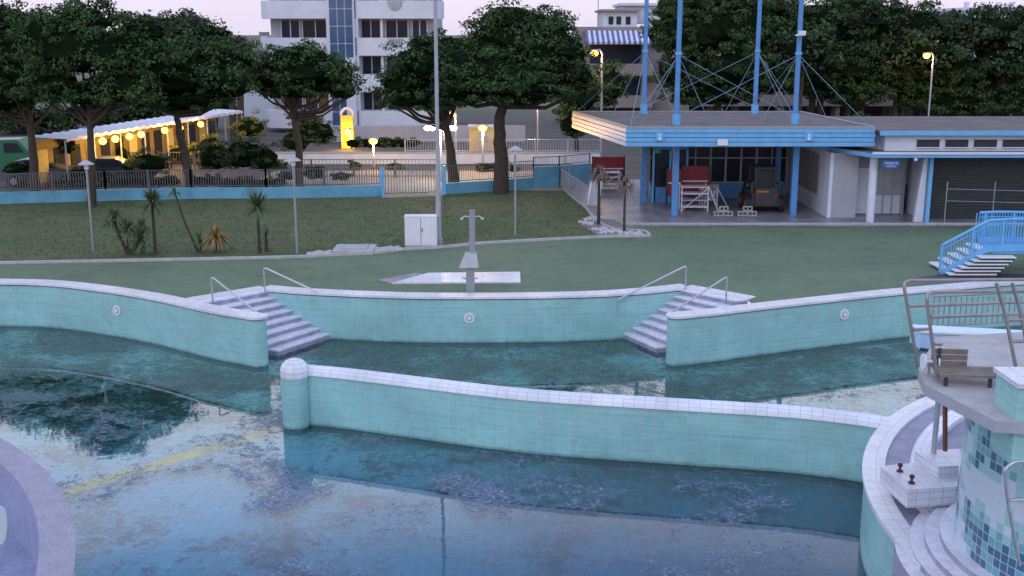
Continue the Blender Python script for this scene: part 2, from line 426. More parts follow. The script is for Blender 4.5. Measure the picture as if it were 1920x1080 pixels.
def stairs(A,Bp,C,D,name):
    b=B(name,(A.x,A.y,0)); n=8
    for i in range(n):
        t0=i/n; t1=(i+1)/n
        a0=A.lerp(C,t0);b0=Bp.lerp(D,t0);a1=A.lerp(C,t1);b1=Bp.lerp(D,t1)
        z=.02-1.42*(i/n)
        a1e=a1+(a1-a0)*.10; b1e=b1+(b1-b0)*.10
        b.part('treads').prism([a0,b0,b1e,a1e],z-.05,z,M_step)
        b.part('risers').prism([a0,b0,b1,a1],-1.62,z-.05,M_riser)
    return b
A=W(500,543).to_2d(); Bp=W(362,566).to_2d(); C=W(640,628,-1.4).to_2d(); D=W(520,668,-1.4).to_2d()
stairs(A,Bp,C,D,'pool_stairs').done()
A2=W(1282,541).to_2d(); B2=W(1402,563).to_2d(); C2=W(1156,628,-1.4).to_2d(); D2=W(1232,662,-1.4).to_2d()
stairs(A2,B2,C2,D2,'pool_stairs').done()
t=(A-Bp).normalized(); nn=Vector((-t.y,t.x)); b=B('stair_landing',(A.x,A.y,0)); b.prism([Bp,A,A+nn*.45,Bp+nn*.45],.004,.05,M_cop); b.done()
t=(A2-B2).normalized(); nn=Vector((t.y,-t.x)); b=B('stair_landing',(A2.x,A2.y,0)); b.prism([B2,A2,A2+nn*.45,B2+nn*.45],.004,.05,M_cop); b.done()
def handrail(u0,v0,vt,u1,v1,yend):
    p=W(u0,v0); h=ZY(vt,p.y); b=B('handrail',p)
    e=WY(u1,v1,yend)
    top=Vector((p.x,p.y,h)); d=(e-top).normalized()
    b.tube([p,top-Vector((0,0,.08)),top-Vector((0,0,.02))+d*.03,top+d*.12,e-d*.1,e],.027,M_steel)
    b.tube([e,e-Vector((0,0,.45))],.02,M_steel); b.done()
handrail(497,548,501,650,573,33.9); handrail(399,568,518,482,586,32.2)
handrail(1285,545,498,1158,562,33.7); handrail(1361,570,518,1262,584,32.0)

# divider wall
Dv=smooth2(pix([(575,689),(640,695),(700,702),(800,714),(900,726),(1000,736),(1100,743),(1200,749),(1300,755),(1400,761),(1500,768),(1600,779),(1675,790)]))
b=B('divider_wall',(0,24,0))
b.part('tiled_face').prism(outline(Dv,.20),-1.62,-.10,M_teal)
b.part('rounded_cap')
vs=[];fs=[];uv=[];s_=0;prev=None;ns=10;S=[]
for i,p in enumerate(Dv):
    if prev is not None: s_+=(p-prev).length
    prev=p; S.append(s_)
    t=(Dv[min(i+1,len(Dv)-1)]-Dv[max(i-1,0)]).normalized(); n=Vector((t.y,-t.x))
    for k in range(ns+1):
        a=math.pi*k/ns; q=p+n*.235*math.cos(a); vs.append((q.x,q.y,-.13+.20*math.sin(a)))
for i in range(len(Dv)-1):
    for k in range(ns):
        fs.append((i*(ns+1)+k,(i+1)*(ns+1)+k,(i+1)*(ns+1)+k+1,i*(ns+1)+k+1))
        uv.append([(S[i],k*.08),(S[i+1],k*.08),(S[i+1],(k+1)*.08),(S[i],(k+1)*.08)])
b.add(vs,fs,M_wtile,uv,True)
c=W(552,694); b.part('end_column')
R=.335
poly=[(c.x+R*math.cos(2*math.pi*k/40),c.y+R*math.sin(2*math.pi*k/40)) for k in range(40)]
b.prism(poly,-1.62,-.12,M_teal)
b.part('ball_finial').ell((c.x,c.y,.0),(R+.012,R+.012,.30),M_wtile,40,20)
b.prism([(c.x+(q[0]-c.x)*1.03,c.y+(q[1]-c.y)*1.03) for q in poly],-.14,-.04,M_wtile)
b.done()

# decks / ground sheets
def sheet(name,poly,z,m):
    from mathutils.geometry import tessellate_polygon
    vs=[Vector((p[0],p[1],z)) for p in poly]
    tri=tessellate_polygon([vs]); b=B(name)
    fs=[]
    for t in tri:
        a,b_,c_=[vs[i] for i in t]
        fs.append(tuple(t) if (b_-a).cross(c_-a).z>0 else tuple(t)[::-1])
    b.add(vs,fs,m); return b.done()
stL=Bp; stR=B2
Lw_s=[p for p in Lw if p.x<stL.x]; Rw_s=[p for p in Rw if p.x>stR.x]
edge=Lw_s+[Bp,A]+Cw[1:-1]+[A2,B2]+Rw_s[::-1]
xl=Lw[0].x; xr=Rw[0].x
sheet('ground',[(-1500,Lw[0].y),(xl,Lw[0].y)]+edge+[(xr,Rw[0].y),(1500,Rw[0].y),(1500,3000),(-1500,3000)],-.006,M_ground)
sheet('pool_deck',[(-60,Lw[0].y),(xl,Lw[0].y)]+edge+[(xr,Rw[0].y),(60,Rw[0].y),(60,58),(-60,58)],0,M_deck)
for nm,P in (('pool_surround',[(-1500,-1500),(1500,-1500),(1500,6),(-1500,6)]),('pool_surround',[(-1500,6),(xl,6),(xl,Lw[0].y),(-1500,Lw[0].y)]),('pool_surround',[(xr,6),(1500,6),(1500,Rw[0].y),(xr,Rw[0].y)])):
    sheet(nm,P,-.002,M_deck)
b=B('pool_basin_sides'); b.box(xl,xr,5.7,6,-1.62,-.01,M_teal); b.box(xl-.3,xl,6,Lw[0].y,-1.62,-.01,M_teal); b.box(xr,xr+.3,6,Rw[0].y,-1.62,-.01,M_teal); b.done()
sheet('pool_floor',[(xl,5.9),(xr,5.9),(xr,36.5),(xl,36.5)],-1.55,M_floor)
sheet('pool_water',[(xl,6),(xr,6),(xr,36),(xl,36)],-1.40,M_water)
p0=W(100,930,-1.55).to_2d(); p1=W(555,795,-1.55).to_2d(); q=smooth2([p0,p0.lerp(p1,.35)+Vector((.05,.1)),p0.lerp(p1,.7)+Vector((0,.05)),p1],8)
sheet('yellow_lane_line',outline(q,.22),-1.546,M_yel)

# curb + lawn
curbpx=[(-500,503),(-200,499),(0,495),(150,492),(300,489),(450,486),(560,483),(620,480),(700,476),(760,469),(830,465),(900,458),(1000,452),(1080,448),(1150,445),(1218,444)]
cb=smooth2(pix(curbpx),5)
b=B('lawn_curb',(cb[30].x,cb[30].y,0)); b.prism(outline(cb,.07),0,.09,M_conc); b.done()
rb=smooth2(pix([(1218,444),(1205,434),(1150,430),(1115,412),(1100,392),(1075,372),(1052,350)]),4)
b=B('lawn_curb',(rb[5].x,rb[5].y,0)); b.prism(outline(rb,.06),0,.08,M_conc); b.done()
wl=pix([(-500,394),(0,382),(200,376),(360,372),(500,372),(716,368)])
wr=pix([(830,364),(940,356),(1048,350)])
sheet('lawn',[p for p in cb]+rb[1:]+wr[::-1][1:]+wl[::-1],.004,M_grass)
sheet('patio',[W(1218,425).to_2d(),W(2300,425).to_2d(),(32,62),(4.2,62),W(1052,350).to_2d()]+[p for p in rb[::-1] if p.y>W(0,428).y],.008,M_patio)
b=B('patio_curb',(15,46,0)); a=W(1165,421);c=W(2300,421); b.box(a.x,c.x,a.y-.08,a.y+.08,0,.07,M_conc); b.done()
sheet('road',[(-70,58.5),(3.5,58.5),(3.5,62.2),(60,62.2),(60,69.4),(-70,69.4)],.002,M_asph)
sheet('road_pavement',[(-14,57.6),(3.4,57.6),(3.4,66),(-14,66)],.008,M_pave)
sheet('forecourt',[(-70,70),(70,70),(70,110),(-70,110)],.004,M_asph)
sheet('gate_ramp',[W(716,372).to_2d(),W(832,367).to_2d(),W(830,352).to_2d(),W(716,352).to_2d()],.012,M_pave)
vs=[];fs=[]
b=B('grass_tufts')
def inlawn(x,y):
    u=PU(x,y,0)
    if not -200<u<1140: return False
    for i in range(len(cb)-1):
        if cb[i].x<=x<=cb[i+1].x:
            if y<cb[i].y+.15: return False
            break
    for L_ in (wl,wr):
        for i in range(len(L_)-1):
            if L_[i].x<=x<=L_[i+1].x and y>L_[i].y-.3: return False
    if x>3.4: return False
    return y<57
for _ in range(16000):
    x=random.uniform(-30,4); y=38+19*random.random()**1.2
    if not inlawn(x,y): continue
    for k in range(2):
        a=random.uniform(0,6.28); h=random.uniform(.03,.09); w=.016; dx,dy=math.cos(a)*w,math.sin(a)*w
        ox,oy=random.uniform(-.05,.05),random.uniform(-.05,.05); o=len(vs)
        vs+= [(x+ox-dx,y+oy-dy,.0),(x+ox+dx,y+oy+dy,.0),(x+ox+random.uniform(-.04,.04),y+oy+random.uniform(-.04,.04),h)]
        fs.append((o,o+1,o+2))
b.add(vs,fs,M_blade); b.done()

# ---------------- fences ----------------
def railing(name,pts,z0,z1,sp=.12,r=.011,m=M_fence,post=2.0,wall=None,wallh=.55,wm=None):
    b=B(name,(pts[0][0],pts[0][1],0))
    if wall: b.part('low_wall').prism(outline([Vector((p[0],p[1])) for p in pts],.12),-.02,wallh,wm or M_wblue)
    b.part('railing')
    for i in range(len(pts)-1):
        a=Vector((pts[i][0],pts[i][1],0)); c=Vector((pts[i+1][0],pts[i+1][1],0)); d=c-a; n=max(1,int(d.length/sp))
        for z in (z0+.08,z1): 
            b.tube([a+Vector((0,0,z)),c+Vector((0,0,z))],.022,m,4)
        for k in range(n+1):
            p=a+d*k/n; 
            b.box(p.x-r,p.x+r,p.y-r,p.y+r,z0+.08,z1,m)
        npst=max(1,int(d.length/post))
        for k in range(npst+1):
            p=a+d*k/npst; b.box(p.x-.035,p.x+.035,p.y-.035,p.y+.035,z0,z1+.04,m)
    b.done()
railing('boundary_fence',wl,.55,1.42,wall=True,r=.017)
railing('boundary_fence',[W(832,364).to_2d(),W(940,357).to_2d(),W(1000,352).to_2d()],.55,1.42,wall=True)
railing('boundary_fence',[W(1000,352).to_2d(),W(1048,350).to_2d(),(4.2,60.5)],1.1,1.6,wall=True,wallh=1.1)
g0=W(718,368).to_2d(); g1=W(830,364).to_2d()
railing('entrance_gate',[g0,g1],.05,1.45,sp=.14,r=.02,m=M_gate,post=1.6)
b=B('gate_pillar',(g0.x,g0.y,0)); b.box(g0.x-.12,g0.x+.08,g0.y-.12,g0.y+.12,0,1.45,M_lblue); b.done()
b=B('gate_pillar',(g1.x,g1.y,0)); b.box(g1.x-.02,g1.x+.18,g1.y-.12,g1.y+.12,0,1.45,M_lblue); b.done()
railing('ramp_railing',[(3.0,59),W(1050,352).to_2d(),W(1100,388).to_2d()],.05,1.0,sp=.15,m=M_grey)
ya=69.7
b=B('street_wall',(0,ya,0)); b.box(XY(505,300,ya),XY(1125,300,ya),ya-.12,ya+.12,0,.66,M_wall); b.box(XY(505,300,ya),XY(1125,300,ya),ya-.16,ya+.16,.66,.73,M_grayw)
b.done()
railing('street_railing',[(XY(760,300,ya),ya),(XY(1125,300,ya),ya)],.73,1.5,sp=.16,m=M_steel)
railing('street_railing',[(-40,66),(XY(500,300,66),66)],.0,1.1,sp=.16,m=M_fence)
railing('street_railing',[(XY(955,300,64),64),(XY(1060,300,64),64)],.0,1.4,sp=.12,m=M_steel)
railing('street_railing',[(XY(505,320,63),63),(XY(820,320,63),63)],.0,1.0,sp=.2,m=M_fence)

# ---------------- foliage (leaf-sized quads in clumps through the crown volume) ----------------
def unit(n):
    d=rng.normal(size=(n,3)); return d/np.linalg.norm(d,axis=1,keepdims=True)
def foliage(b,ells,leaf,dens=1.0,size=.20,core=True,nleaf=70,cl=(.38,.72)):
    for (c,r) in ells:
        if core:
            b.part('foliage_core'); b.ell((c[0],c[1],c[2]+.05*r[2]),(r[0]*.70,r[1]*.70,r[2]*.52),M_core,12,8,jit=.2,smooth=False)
        area=(r[0]*r[1]+r[0]*r[2]+r[1]*r[2])*4.2
        nc=max(10,int(area*1.05*dens))
        d=unit(nc); d[:,2]=np.where(d[:,2]<-.15,-.15+(d[:,2]+.15)*.45,d[:,2])
        q=rng.uniform(.58,1.04,size=(nc,1))
        cc=np.array(c)+d*np.array(r)*q
        cr=rng.uniform(cl[0],cl[1],size=nc)*min(1.0,max(.45,min(r)/1.2))
        idx=np.repeat(np.arange(nc),nleaf); n=len(idx)
        e=unit(n); rr=cr[idx][:,None]*rng.uniform(.45,1.08,size=(n,1))
        P=cc[idx]+e*rr*np.array([1,1,.55])
        nn=e+np.column_stack([rng.uniform(-.7,.7,n),rng.uniform(-.7,.7,n),rng.uniform(-.2,.9,n)]); nn/=np.linalg.norm(nn,axis=1,keepdims=True)
        t=np.cross(nn,unit(n)); t/=np.linalg.norm(t,axis=1,keepdims=True)+1e-9; s2=np.cross(nn,t)
        sz=(size*rng.uniform(.5,1.15,size=(n,1)))
        V=np.stack([P-t*sz*.5,P+s2*sz*.26,P+t*sz*.6,P-s2*sz*.26],axis=1).reshape(-1,3)
        b.leafs.append((V,leaf))
def E(u,v,ru,rv,y,dy=None):
    c=WY(u,v,y); m=MPP(y); rx=ru*m; rz=rv*m
    return (c,(rx,(dy or rx*.85),rz))
def pine(base,bend,top,ells,tr=.28,name='pine_tree',leaf=None,dens=1.0,size=.20,sx=1.08,sz=1.02):
    p=W(*base); y=p.y; b=B(name,p)
    pm=[p-Vector((0,0,.1))]+[WY(q[0],q[1],y) for q in bend]+[WY(top[0],top[1],y)]
    pm2=[]
    for i in range(len(pm)-1):
        for k in range(4): pm2.append(pm[i].lerp(pm[i+1],k/4)+Vector((random.uniform(-.04,.04),random.uniform(-.04,.04),0)))
    pm2.append(pm[-1])
    b.part('trunk').tube(pm2,tr,M_bark,10,tr*.5)
    es=[]
    for e in ells:
        yy=y+(e[4] if len(e)>4 else 0)
        es.append(E(e[0],e[1],e[2]*sx,e[3]*sz,yy))
    b.part('limbs'); t0=pm[-1]; t1=pm[-2].lerp(pm[-1],.55)
    for (c,r) in es:
        for k in range(3):
            tgt=c+Vector((random.uniform(-.6,.6)*r[0],random.uniform(-.6,.6)*r[1],-.3*r[2]))
            s0=t1.lerp(t0,random.random()); mid=s0.lerp(tgt,.5)+Vector((0,0,-.12*abs(tgt.x-s0.x)))
            b.tube([s0,mid,tgt],tr*.35,M_bark,6,tr*.12)
    foliage(b,es,leaf or M_leaf,dens,size)
    b.done()
pine((66,366),[(62,280)],(55,220),[(40,95,78,84),(-30,70,80,78),(60,165,66,42),(-5,180,72,56),(20,45,70,40),(-60,140,70,70),(35,140,80,60)],.27)
pine((172,388),[(172,300)],(168,210),[(150,90,98,82,0),(95,75,68,64,1),(225,100,82,74,1.5),(150,45,70,46),(105,165,68,42),(215,168,76,44),(275,120,60,70,2),(165,180,66,30),(270,60,50,40,2)],.24)
pine((360,366),[(347,285),(335,245)],(330,200),[(330,140,90,62),(280,165,74,58,1),(395,125,66,54,1),(355,105,78,40,1),(428,160,50,44),(330,192,66,28),(440,115,40,34,1),(385,185,56,26)],.26)
pine((562,350),[(560,270)],(548,205),[(565,135,90,48),(500,150,50,40),(620,150,52,46,1),(560,108,64,32),(646,172,28,24),(560,170,74,24)],.24)
pine((940,362),[(940,300),(935,235)],(948,170),[(950,85,92,74,1),(1030,105,82,76,0),(890,130,70,62,0),(960,40,72,42,1),(980,172,112,36,-1),(1072,150,50,52,1),(870,176,62,32),(1000,65,75,62,1),(940,145,96,48,-1)],.42)
pine((852,345),[(845,285)],(832,215),[(800,125,80,58),(758,165,56,40),(845,100,55,48),(850,170,62,50,1),(795,190,82,26),(800,88,44,30)],.33)
pine((1085,305),[(1080,265)],(1075,205),[(1085,190,45,50),(1140,165,40,60,2),(1075,235,32,38)],.2)
pine((1345,270),[(1345,225)],(1350,160),[(1310,70,85,66),(1380,55,85,66,1),(1450,75,85,74,2),(1290,140,72,52),(1390,135,100,55,-1),(1262,60,55,58,2),(1340,18,85,42,2),(1455,145,66,46,2),(1425,18,75,38,3),(1340,176,95,34),(1270,15,50,34,3)],.4,dens=.75,size=.24)
pine((1590,262),[(1590,230)],(1590,190),[(1590,130,84,54),(1540,155,58,46),(1645,145,56,46),(1590,172,84,34)],.3,size=.22)
pine((1722,262),[(1725,230)],(1735,195),[(1760,150,74,46),(1830,165,68,52,1),(1790,190,90,38),(1712,176,44,40),(1790,130,64,32),(1870,190,40,40)],.32,size=.22)
pine((1905,262),[(1905,240)],(1905,210),[(1915,180,50,54),(1960,150,60,60)],.3,size=.24)
def treemass(name,ls,y,dens=.6):
    c=WY(ls[0][0],ls[0][1],y); b=B(name,(c.x,y,0))
    foliage(b,[E(u,v,ru*1.05,rv*1.05,y+dd) for u,v,ru,rv,dd in ls],M_leaf2,dens,.36,nleaf=50,cl=(.6,1.1))
    b.part('trunks')
    for u,v,ru,rv,dd in ls:
        q=WY(u,v,y+dd); b.tube([(q.x,q.y,0),(q.x+.2,q.y,q.z)],.25,M_bark,6)
    b.done()
treemass('distant_trees',[(1530,45,85,52,0),(1600,28,85,44,2),(1690,48,90,48,0),(1780,55,85,42,3),(1850,62,85,45,0),(1920,55,75,45,2),(1700,100,125,40,0),(1500,100,65,56,-4),(1880,115,85,42,0),(1620,90,85,46,1),(1540,120,60,50,0),(2010,80,90,70,0),(2140,70,90,70,0)],86)
treemass('distant_trees',[(330,52,64,28,0),(385,70,62,34,0),(428,98,55,32,0),(300,80,60,45,0),(445,130,45,45,0)],84)
treemass('distant_trees',[(-120,80,90,90,0),(-260,60,100,100,0)],70)
treemass('distant_trees',[(60,225,90,30,0),(180,215,90,26,0),(300,215,80,26,0),(400,205,50,26,2)],92)
def bush(name,ls,y,leaf=None,dens=1.3,size=.15):
    c=WY(ls[0][0],ls[0][1],y); b=B(name,(c.x,y,0))
    foliage(b,[E(u,v,ru,rv,y) for (u,v,ru,rv) in ls],leaf or M_bush,dens,size,nleaf=60,cl=(.28,.5))
    b.done()
bush('bush',[(280,310,44,34),(245,320,30,26)],60); bush('bush',[(405,298,44,38),(455,292,52,42),(497,302,36,36)],60,dens=1.4)
bush('bush',[(100,285,26,42),(128,270,22,36)],60.5); bush('bush',[(590,250,50,36),(575,225,36,26),(555,268,32,30)],72)
bush('bush',[(470,240,32,32)],75,M_bushy); bush('bush',[(395,275,34,25),(345,290,44,24)],70,M_bushy)
bush('bush',[(225,290,24,26),(170,295,22,28)],66,M_bushy); bush('bush',[(30,318,34,18),(150,328,30,18),(190,330,26,16)],57.9)
bush('bush',[(1620,230,60,22),(1680,240,40,18)],76); bush('bush',[(910,312,26,10),(960,316,20,8)],66)
bush('bush',[(590,325,30,18),(545,330,24,14),(640,330,22,12)],60); bush('bush',[(525,318,22,14),(740,312,20,10),(665,308,14,9)],67,M_bush)
b=B('hedge',(-15,57.6,0)); foliage(b,[E(u,343+random.uniform(-3,3),22,15,57.7) for u in list(range(130,335,24))+list(range(375,520,24))],M_bush,1.6,.14,nleaf=60,cl=(.28,.45)); b.done()
b=B('hedge',(-8,76,0)); foliage(b,[E(u,269,22,13,74) for u in range(665,790,18)],M_bush,2.0,.14,nleaf=60,cl=(.28,.5)); b.done()

def yucca(base,topv,n=60,ln=.7,leaf=None,lean=0,tr=.07,name='yucca_plant',droop=.5,heads=1):
    p=W(*base); y=p.y; h=ZY(topv,y); b=B(name,p)
    for hd in range(heads):
        off=Vector((lean if heads==1 else (hd-(heads-1)/2)*.45,random.uniform(-.1,.1),0)); hh=h*(1-.22*hd)
        t=p+Vector((off.x,off.y,hh-ln*.5)); 
        b.part('stem').tube([p-Vector((0,0,.05)),p.lerp(t,.5)+Vector((off.x*.1,0,0)),t],tr,M_bark,7,tr*.7)
        b.part('leaves'); vs=[];fs=[]
        for k in range(n):
            a=random.uniform(0,6.28); el=random.uniform(-.7,1.3); l=ln*random.uniform(.7,1.05)
            d=Vector((math.cos(a)*math.cos(el),math.sin(a)*math.cos(el),math.sin(el)))
            s2=Vector((-math.sin(a),math.cos(a),0))*.03
            p1=t+d*l*.55; p2=t+d*l-Vector((0,0,l*droop*max(0,math.cos(el))*.5)); o=len(vs)
            vs+=[t-s2*.6,t+s2*.6,p1+s2,p1-s2,p2]; fs+=[(o,o+1,o+2,o+3),(o+3,o+2,o+4)]
        b.add(vs,fs,leaf or M_yucca)
    b.done()
yucca((242,478),392,90,.75,heads=3); yucca((292,476),358,110,.85); yucca((268,474),412,60,.55)
yucca((372,472),348,30,.42,lean=-.75,tr=.045); yucca((487,474),364,120,.9); yucca((500,472),430,30,.4)
yucca((405,474),428,110,.7,M_dry,name='dry_grass_plant',tr=.05,droop=.8); yucca((375,474),438,50,.45); 
yucca((1122,421),310,80,.65,mat('dead_palm_leaf',(.16,.11,.10),.8,.3),name='small_palm',droop=1.6,tr=.08)
yucca((1170,434),330,70,.6,mat('dead_palm_leaf',(.16,.11,.10)),name='small_palm',droop=1.6,tr=.06)

def stones(name,px,n):
    p=W(*px[0]); b=B(name,p)
    for _ in range(n):
        i=random.randrange(len(px)); u,v=px[i]; q=W(u+random.uniform(-14,14),v+random.uniform(-3,3)); s=random.uniform(.04,.13)
        b.ell((q.x,q.y,s*.3),(s,s*random.uniform(.7,1),s*.6),M_stone,7,5,jit=.15)
    b.done()
stones('white_stones',[(590,478),(610,476),(720,469),(740,468),(700,472),(600,477)],150)
stones('white_stones',[(1100,420),(1120,430),(1140,436),(1175,438),(1195,440),(1110,412),(1150,434)],150)
sheet('gravel_bed',pix([(1090,408),(1150,412),(1215,441),(1120,443),(1095,425)]),.012,mat('gravel',(.25,.24,.25),.9,.4,6,fine=.5))
b=B('concrete_manhole',W(665,470)); q=W(665,471); b.box(q.x-.75,q.x+.75,q.y-.7,q.y+.7,0,.14,M_conc); b.box(q.x-.5,q.x+.5,q.y-.45,q.y+.45,.14,.19,M_grayw); b.done()

# ---------------- street furniture ----------------
p=W(790,464); b=B('electrical_cabinet',p)
b.part('body').box(p.x-.62,p.x+.60,p.y,p.y+.5,.06,1.16,M_box); b.box(p.x-.64,p.x+.62,p.y-.02,p.y+.52,1.16,1.2,M_box); b.box(p.x-.6,p.x+.58,p.y+.02,p.y+.48,0,.06,M_conc)
b.part('doors').box(p.x-.58,p.x-.02,p.y-.015,p.y,.1,1.12,M_box); b.box(p.x+.0,p.x+.56,p.y-.015,p.y,.1,1.12,M_box); b.box(p.x-.02,p.x,p.y-.006,p.y,.1,1.12,M_dgrey); b.box(p.x+.03,p.x+.06,p.y-.03,p.y-.015,.6,.75,M_dgrey)
b.done()
p=W(823,460); b=B('floodlight_pole',p); b.part('pole').tube([p,p+Vector((0,0,4)),p+Vector((0,0,15))],.085,M_grayw,12,.06); b.tube([p,p+Vector((0,0,.25))],.17,M_grey,12)
b.tube([p+Vector((0,0,.25)),p+Vector((0,0,2.6))],.10,M_grayw,12)
b.part('floodlights')
for s in (-1,1):
    b.box(p.x+s*.5-.22,p.x+s*.5+.22,p.y-.25,p.y+.1,14.6,14.9,M_grey)
b.tube([p+Vector((-.6,0,14.5)),p+Vector((.6,0,14.5))],.04,M_grey,6); b.done()
def mushroom(u,v,vt):
    p=W(u,v); h=ZY(vt,p.y); b=B('garden_lamp',p)
    b.part('post').tube([p,p+Vector((0,0,h-.25))],.045,M_grey,8)
    b.part('head').tube([p+Vector((0,0,h-.28)),p+Vector((0,0,h-.05))],.08,M_white,12)
    b.tube([p+Vector((0,0,h-.10)),p+Vector((0,0,h-.03)),p+Vector((0,0,h+.04))],.30,M_grayw,20,.08)
    b.done()
mushroom(175,470,303); mushroom(557,475,296); mushroom(966,441,276)
p=W(882,549); b=B('pool_shower',p)
b.part('column').box(p.x-.13,p.x+.13,p.y-.1,p.y+.1,0,1.0,M_grey); b.box(p.x-.02,p.x+.16,p.y-.08,p.y+.08,1.0,2.62,M_grey)
b.part('hood'); z0,z1=.86,1.28
b.add([(p.x-.33,p.y-.28,z0),(p.x+.26,p.y-.28,z0),(p.x+.26,p.y+.2,z0),(p.x-.33,p.y+.2,z0),(p.x-.15,p.y-.12,z1),(p.x+.2,p.y-.12,z1),(p.x+.2,p.y+.12,z1),(p.x-.15,p.y+.12,z1)],[(0,3,2,1),(4,5,6,7),(0,1,5,4),(1,2,6,5),(2,3,7,6),(3,0,4,7)],mat('shower_hood',(.42,.43,.47),.5))
b.part('shower_heads')
for s in (-1,1):
    b.tube([(p.x+.07,p.y,2.40),(p.x+.07+s*.22,p.y,2.44),(p.x+.07+s*.30,p.y,2.38)],.018,M_steel,6); b.tube([(p.x+.07+s*.3,p.y,2.38),(p.x+.07+s*.32,p.y,2.33)],.05,M_steel,8)
    b.tube([(p.x+s*.12,p.y-.02,.45),(p.x+s*.24,p.y-.06,.5)],.02,M_steel,6)
b.done()
b=B('shower_tray',W(860,522)); q=pix([(735,533),(976,531),(975,512),(803,514)]); b.prism(q,0,.05,M_cop); b.done()
b=B('rubber_mat',W(760,522)); q=pix([(708,526),(735,533),(800,515),(778,513)]); b.prism(q,0,.025,M_patio); b.done()

def plight(name,parent,loc,power,col,size=.15):
    l=bpy.data.lights.new(name,'POINT'); l.energy=power; l.color=col; l.shadow_soft_size=size
    o=bpy.data.objects.new(name,l); bpy.context.scene.collection.objects.link(o); o.parent=parent; o.location=Vector(loc)-parent.location
def streetlamp(u,vt,y,lit=M_lampw,arm=.5,power=60,col=(1,.55,.2)):
    t=WY(u,vt,y); b=B('street_lamp',(t.x,y,0))
    b.part('pole').tube([(t.x+arm,y,0),(t.x+arm,y,t.z-.1),(t.x+arm*.7,y,t.z+.12),(t.x,y,t.z+.1)],.07,M_grayw,8,.04)
    b.part('lamp_head').ell((t.x,y,t.z+.06),(.32,.16,.08),M_grey,12,6); b.part('lit_bulb').ell((t.x,y-.08,t.z-.08),(.26,.18,.18),lit,12,8); r=b.done()
    plight('lamp_light',r,(t.x,y-.1,t.z-.45),power,col)
streetlamp(1114,97,70,power=250); streetlamp(1737,102,80,power=250)
streetlamp(905,237,66,M_lampw,.0,480); streetlamp(1000,176,72,M_lampw,.3,350) 
streetlamp(846,212,72,M_lampw,.3,350); streetlamp(652,244,78,M_lampw,.2,260,(1,.5,.1))
streetlamp(700,262,67,M_lampw,.0,280,(1,.6,.22))  # lamp added to warm the ground around it
t=WY(826,240,61); b=B('twin_street_lamp',(t.x,61,0)); b.part('pole').tube([(t.x,61,0),(t.x,61,t.z+.5)],.06,M_grayw,8); b.tube([(t.x-.65,61,t.z+.1),(t.x+.65,61,t.z+.1)],.03,M_grayw,6)
b.part('lit_bulbs')
for s in (-.7,-.45,.5,.7): b.ell((t.x+s,60.95,t.z),(.19,.14,.14),M_lampc,10,6)
r=b.done(); plight('twin_lamp_light',r,(t.x,60.6,t.z-.3),380,(1,.9,.75),.2)

# ---------------- lit covered walkway at left ----------------
a=W(135,258,2.7); c=W(455,207,2.7); d=(c-a).to_2d(); L_=d.length; d.normalize(); n=Vector((-d.y,d.x))
a=a-Vector((d.x,d.y,0))*.5; L_+=.5
b=B('covered_walkway',(a.x,a.y,0)); b.part('roof')
nseg=26; cw=2.0
for i in range(nseg):
    s0=a.to_2d()+d*L_*i/nseg; s1=a.to_2d()+d*L_*(i+1)/nseg; m0=s0.lerp(s1,.5)
    vs=[(s0.x,s0.y,2.50),(m0.x,m0.y,2.56),(s1.x,s1.y,2.50)]+[(s0.x,s0.y,2.66),(m0.x,m0.y,2.74),(s1.x,s1.y,2.66)]+[(q.x+n.x*cw,q.y+n.y*cw,z+.08) for q,z in ((s0,2.66),(m0,2.74),(s1,2.66))]
    b.add(vs,[(0,1,4,3),(1,2,5,4),(3,4,7,6),(4,5,8,7)],M_stripe_w)
b.part('posts')
for i in range(9):
    q=a.to_2d()+d*L_*i/8+n*.1; b.tube([(q.x,q.y,0),(q.x,q.y,2.6)],.045,M_grayw,6)
b.part('back_wall'); q0=a.to_2d()+n*cw; q1=a.to_2d()+d*L_+n*cw; b.prism([q0,q1,q1+n*.15,q0+n*.15],0,2.5,M_ybk)
for i in range(14):
    q=q0.lerp(q1,(i+.5)/14)-n*.06; b.part('openings').prism([q-d*.45,q+d*.45,q+d*.45+n*.04,q-d*.45+n*.04],.3,2.0,M_glass if i%3 else M_yw)
b.part('bulbs'); LP=[]
for u in (190,213,238,262,305,333,374):
    best=min((abs(PU((a.to_2d()+d*L_*k/100).x,(a.to_2d()+d*L_*k/100).y,2.4)-u),k) for k in range(101))[1]
    q=a.to_2d()+d*L_*best/100; b.ell((q.x+.12,q.y-.12,2.28),(.2,.2,.19),M_lampw,12,8); LP.append((q.x,q.y))
cn=b.done()
for (x,y) in LP: plight('walkway_light',cn,(x+.6,y-.7,2.0),170,(1,.55,.12))

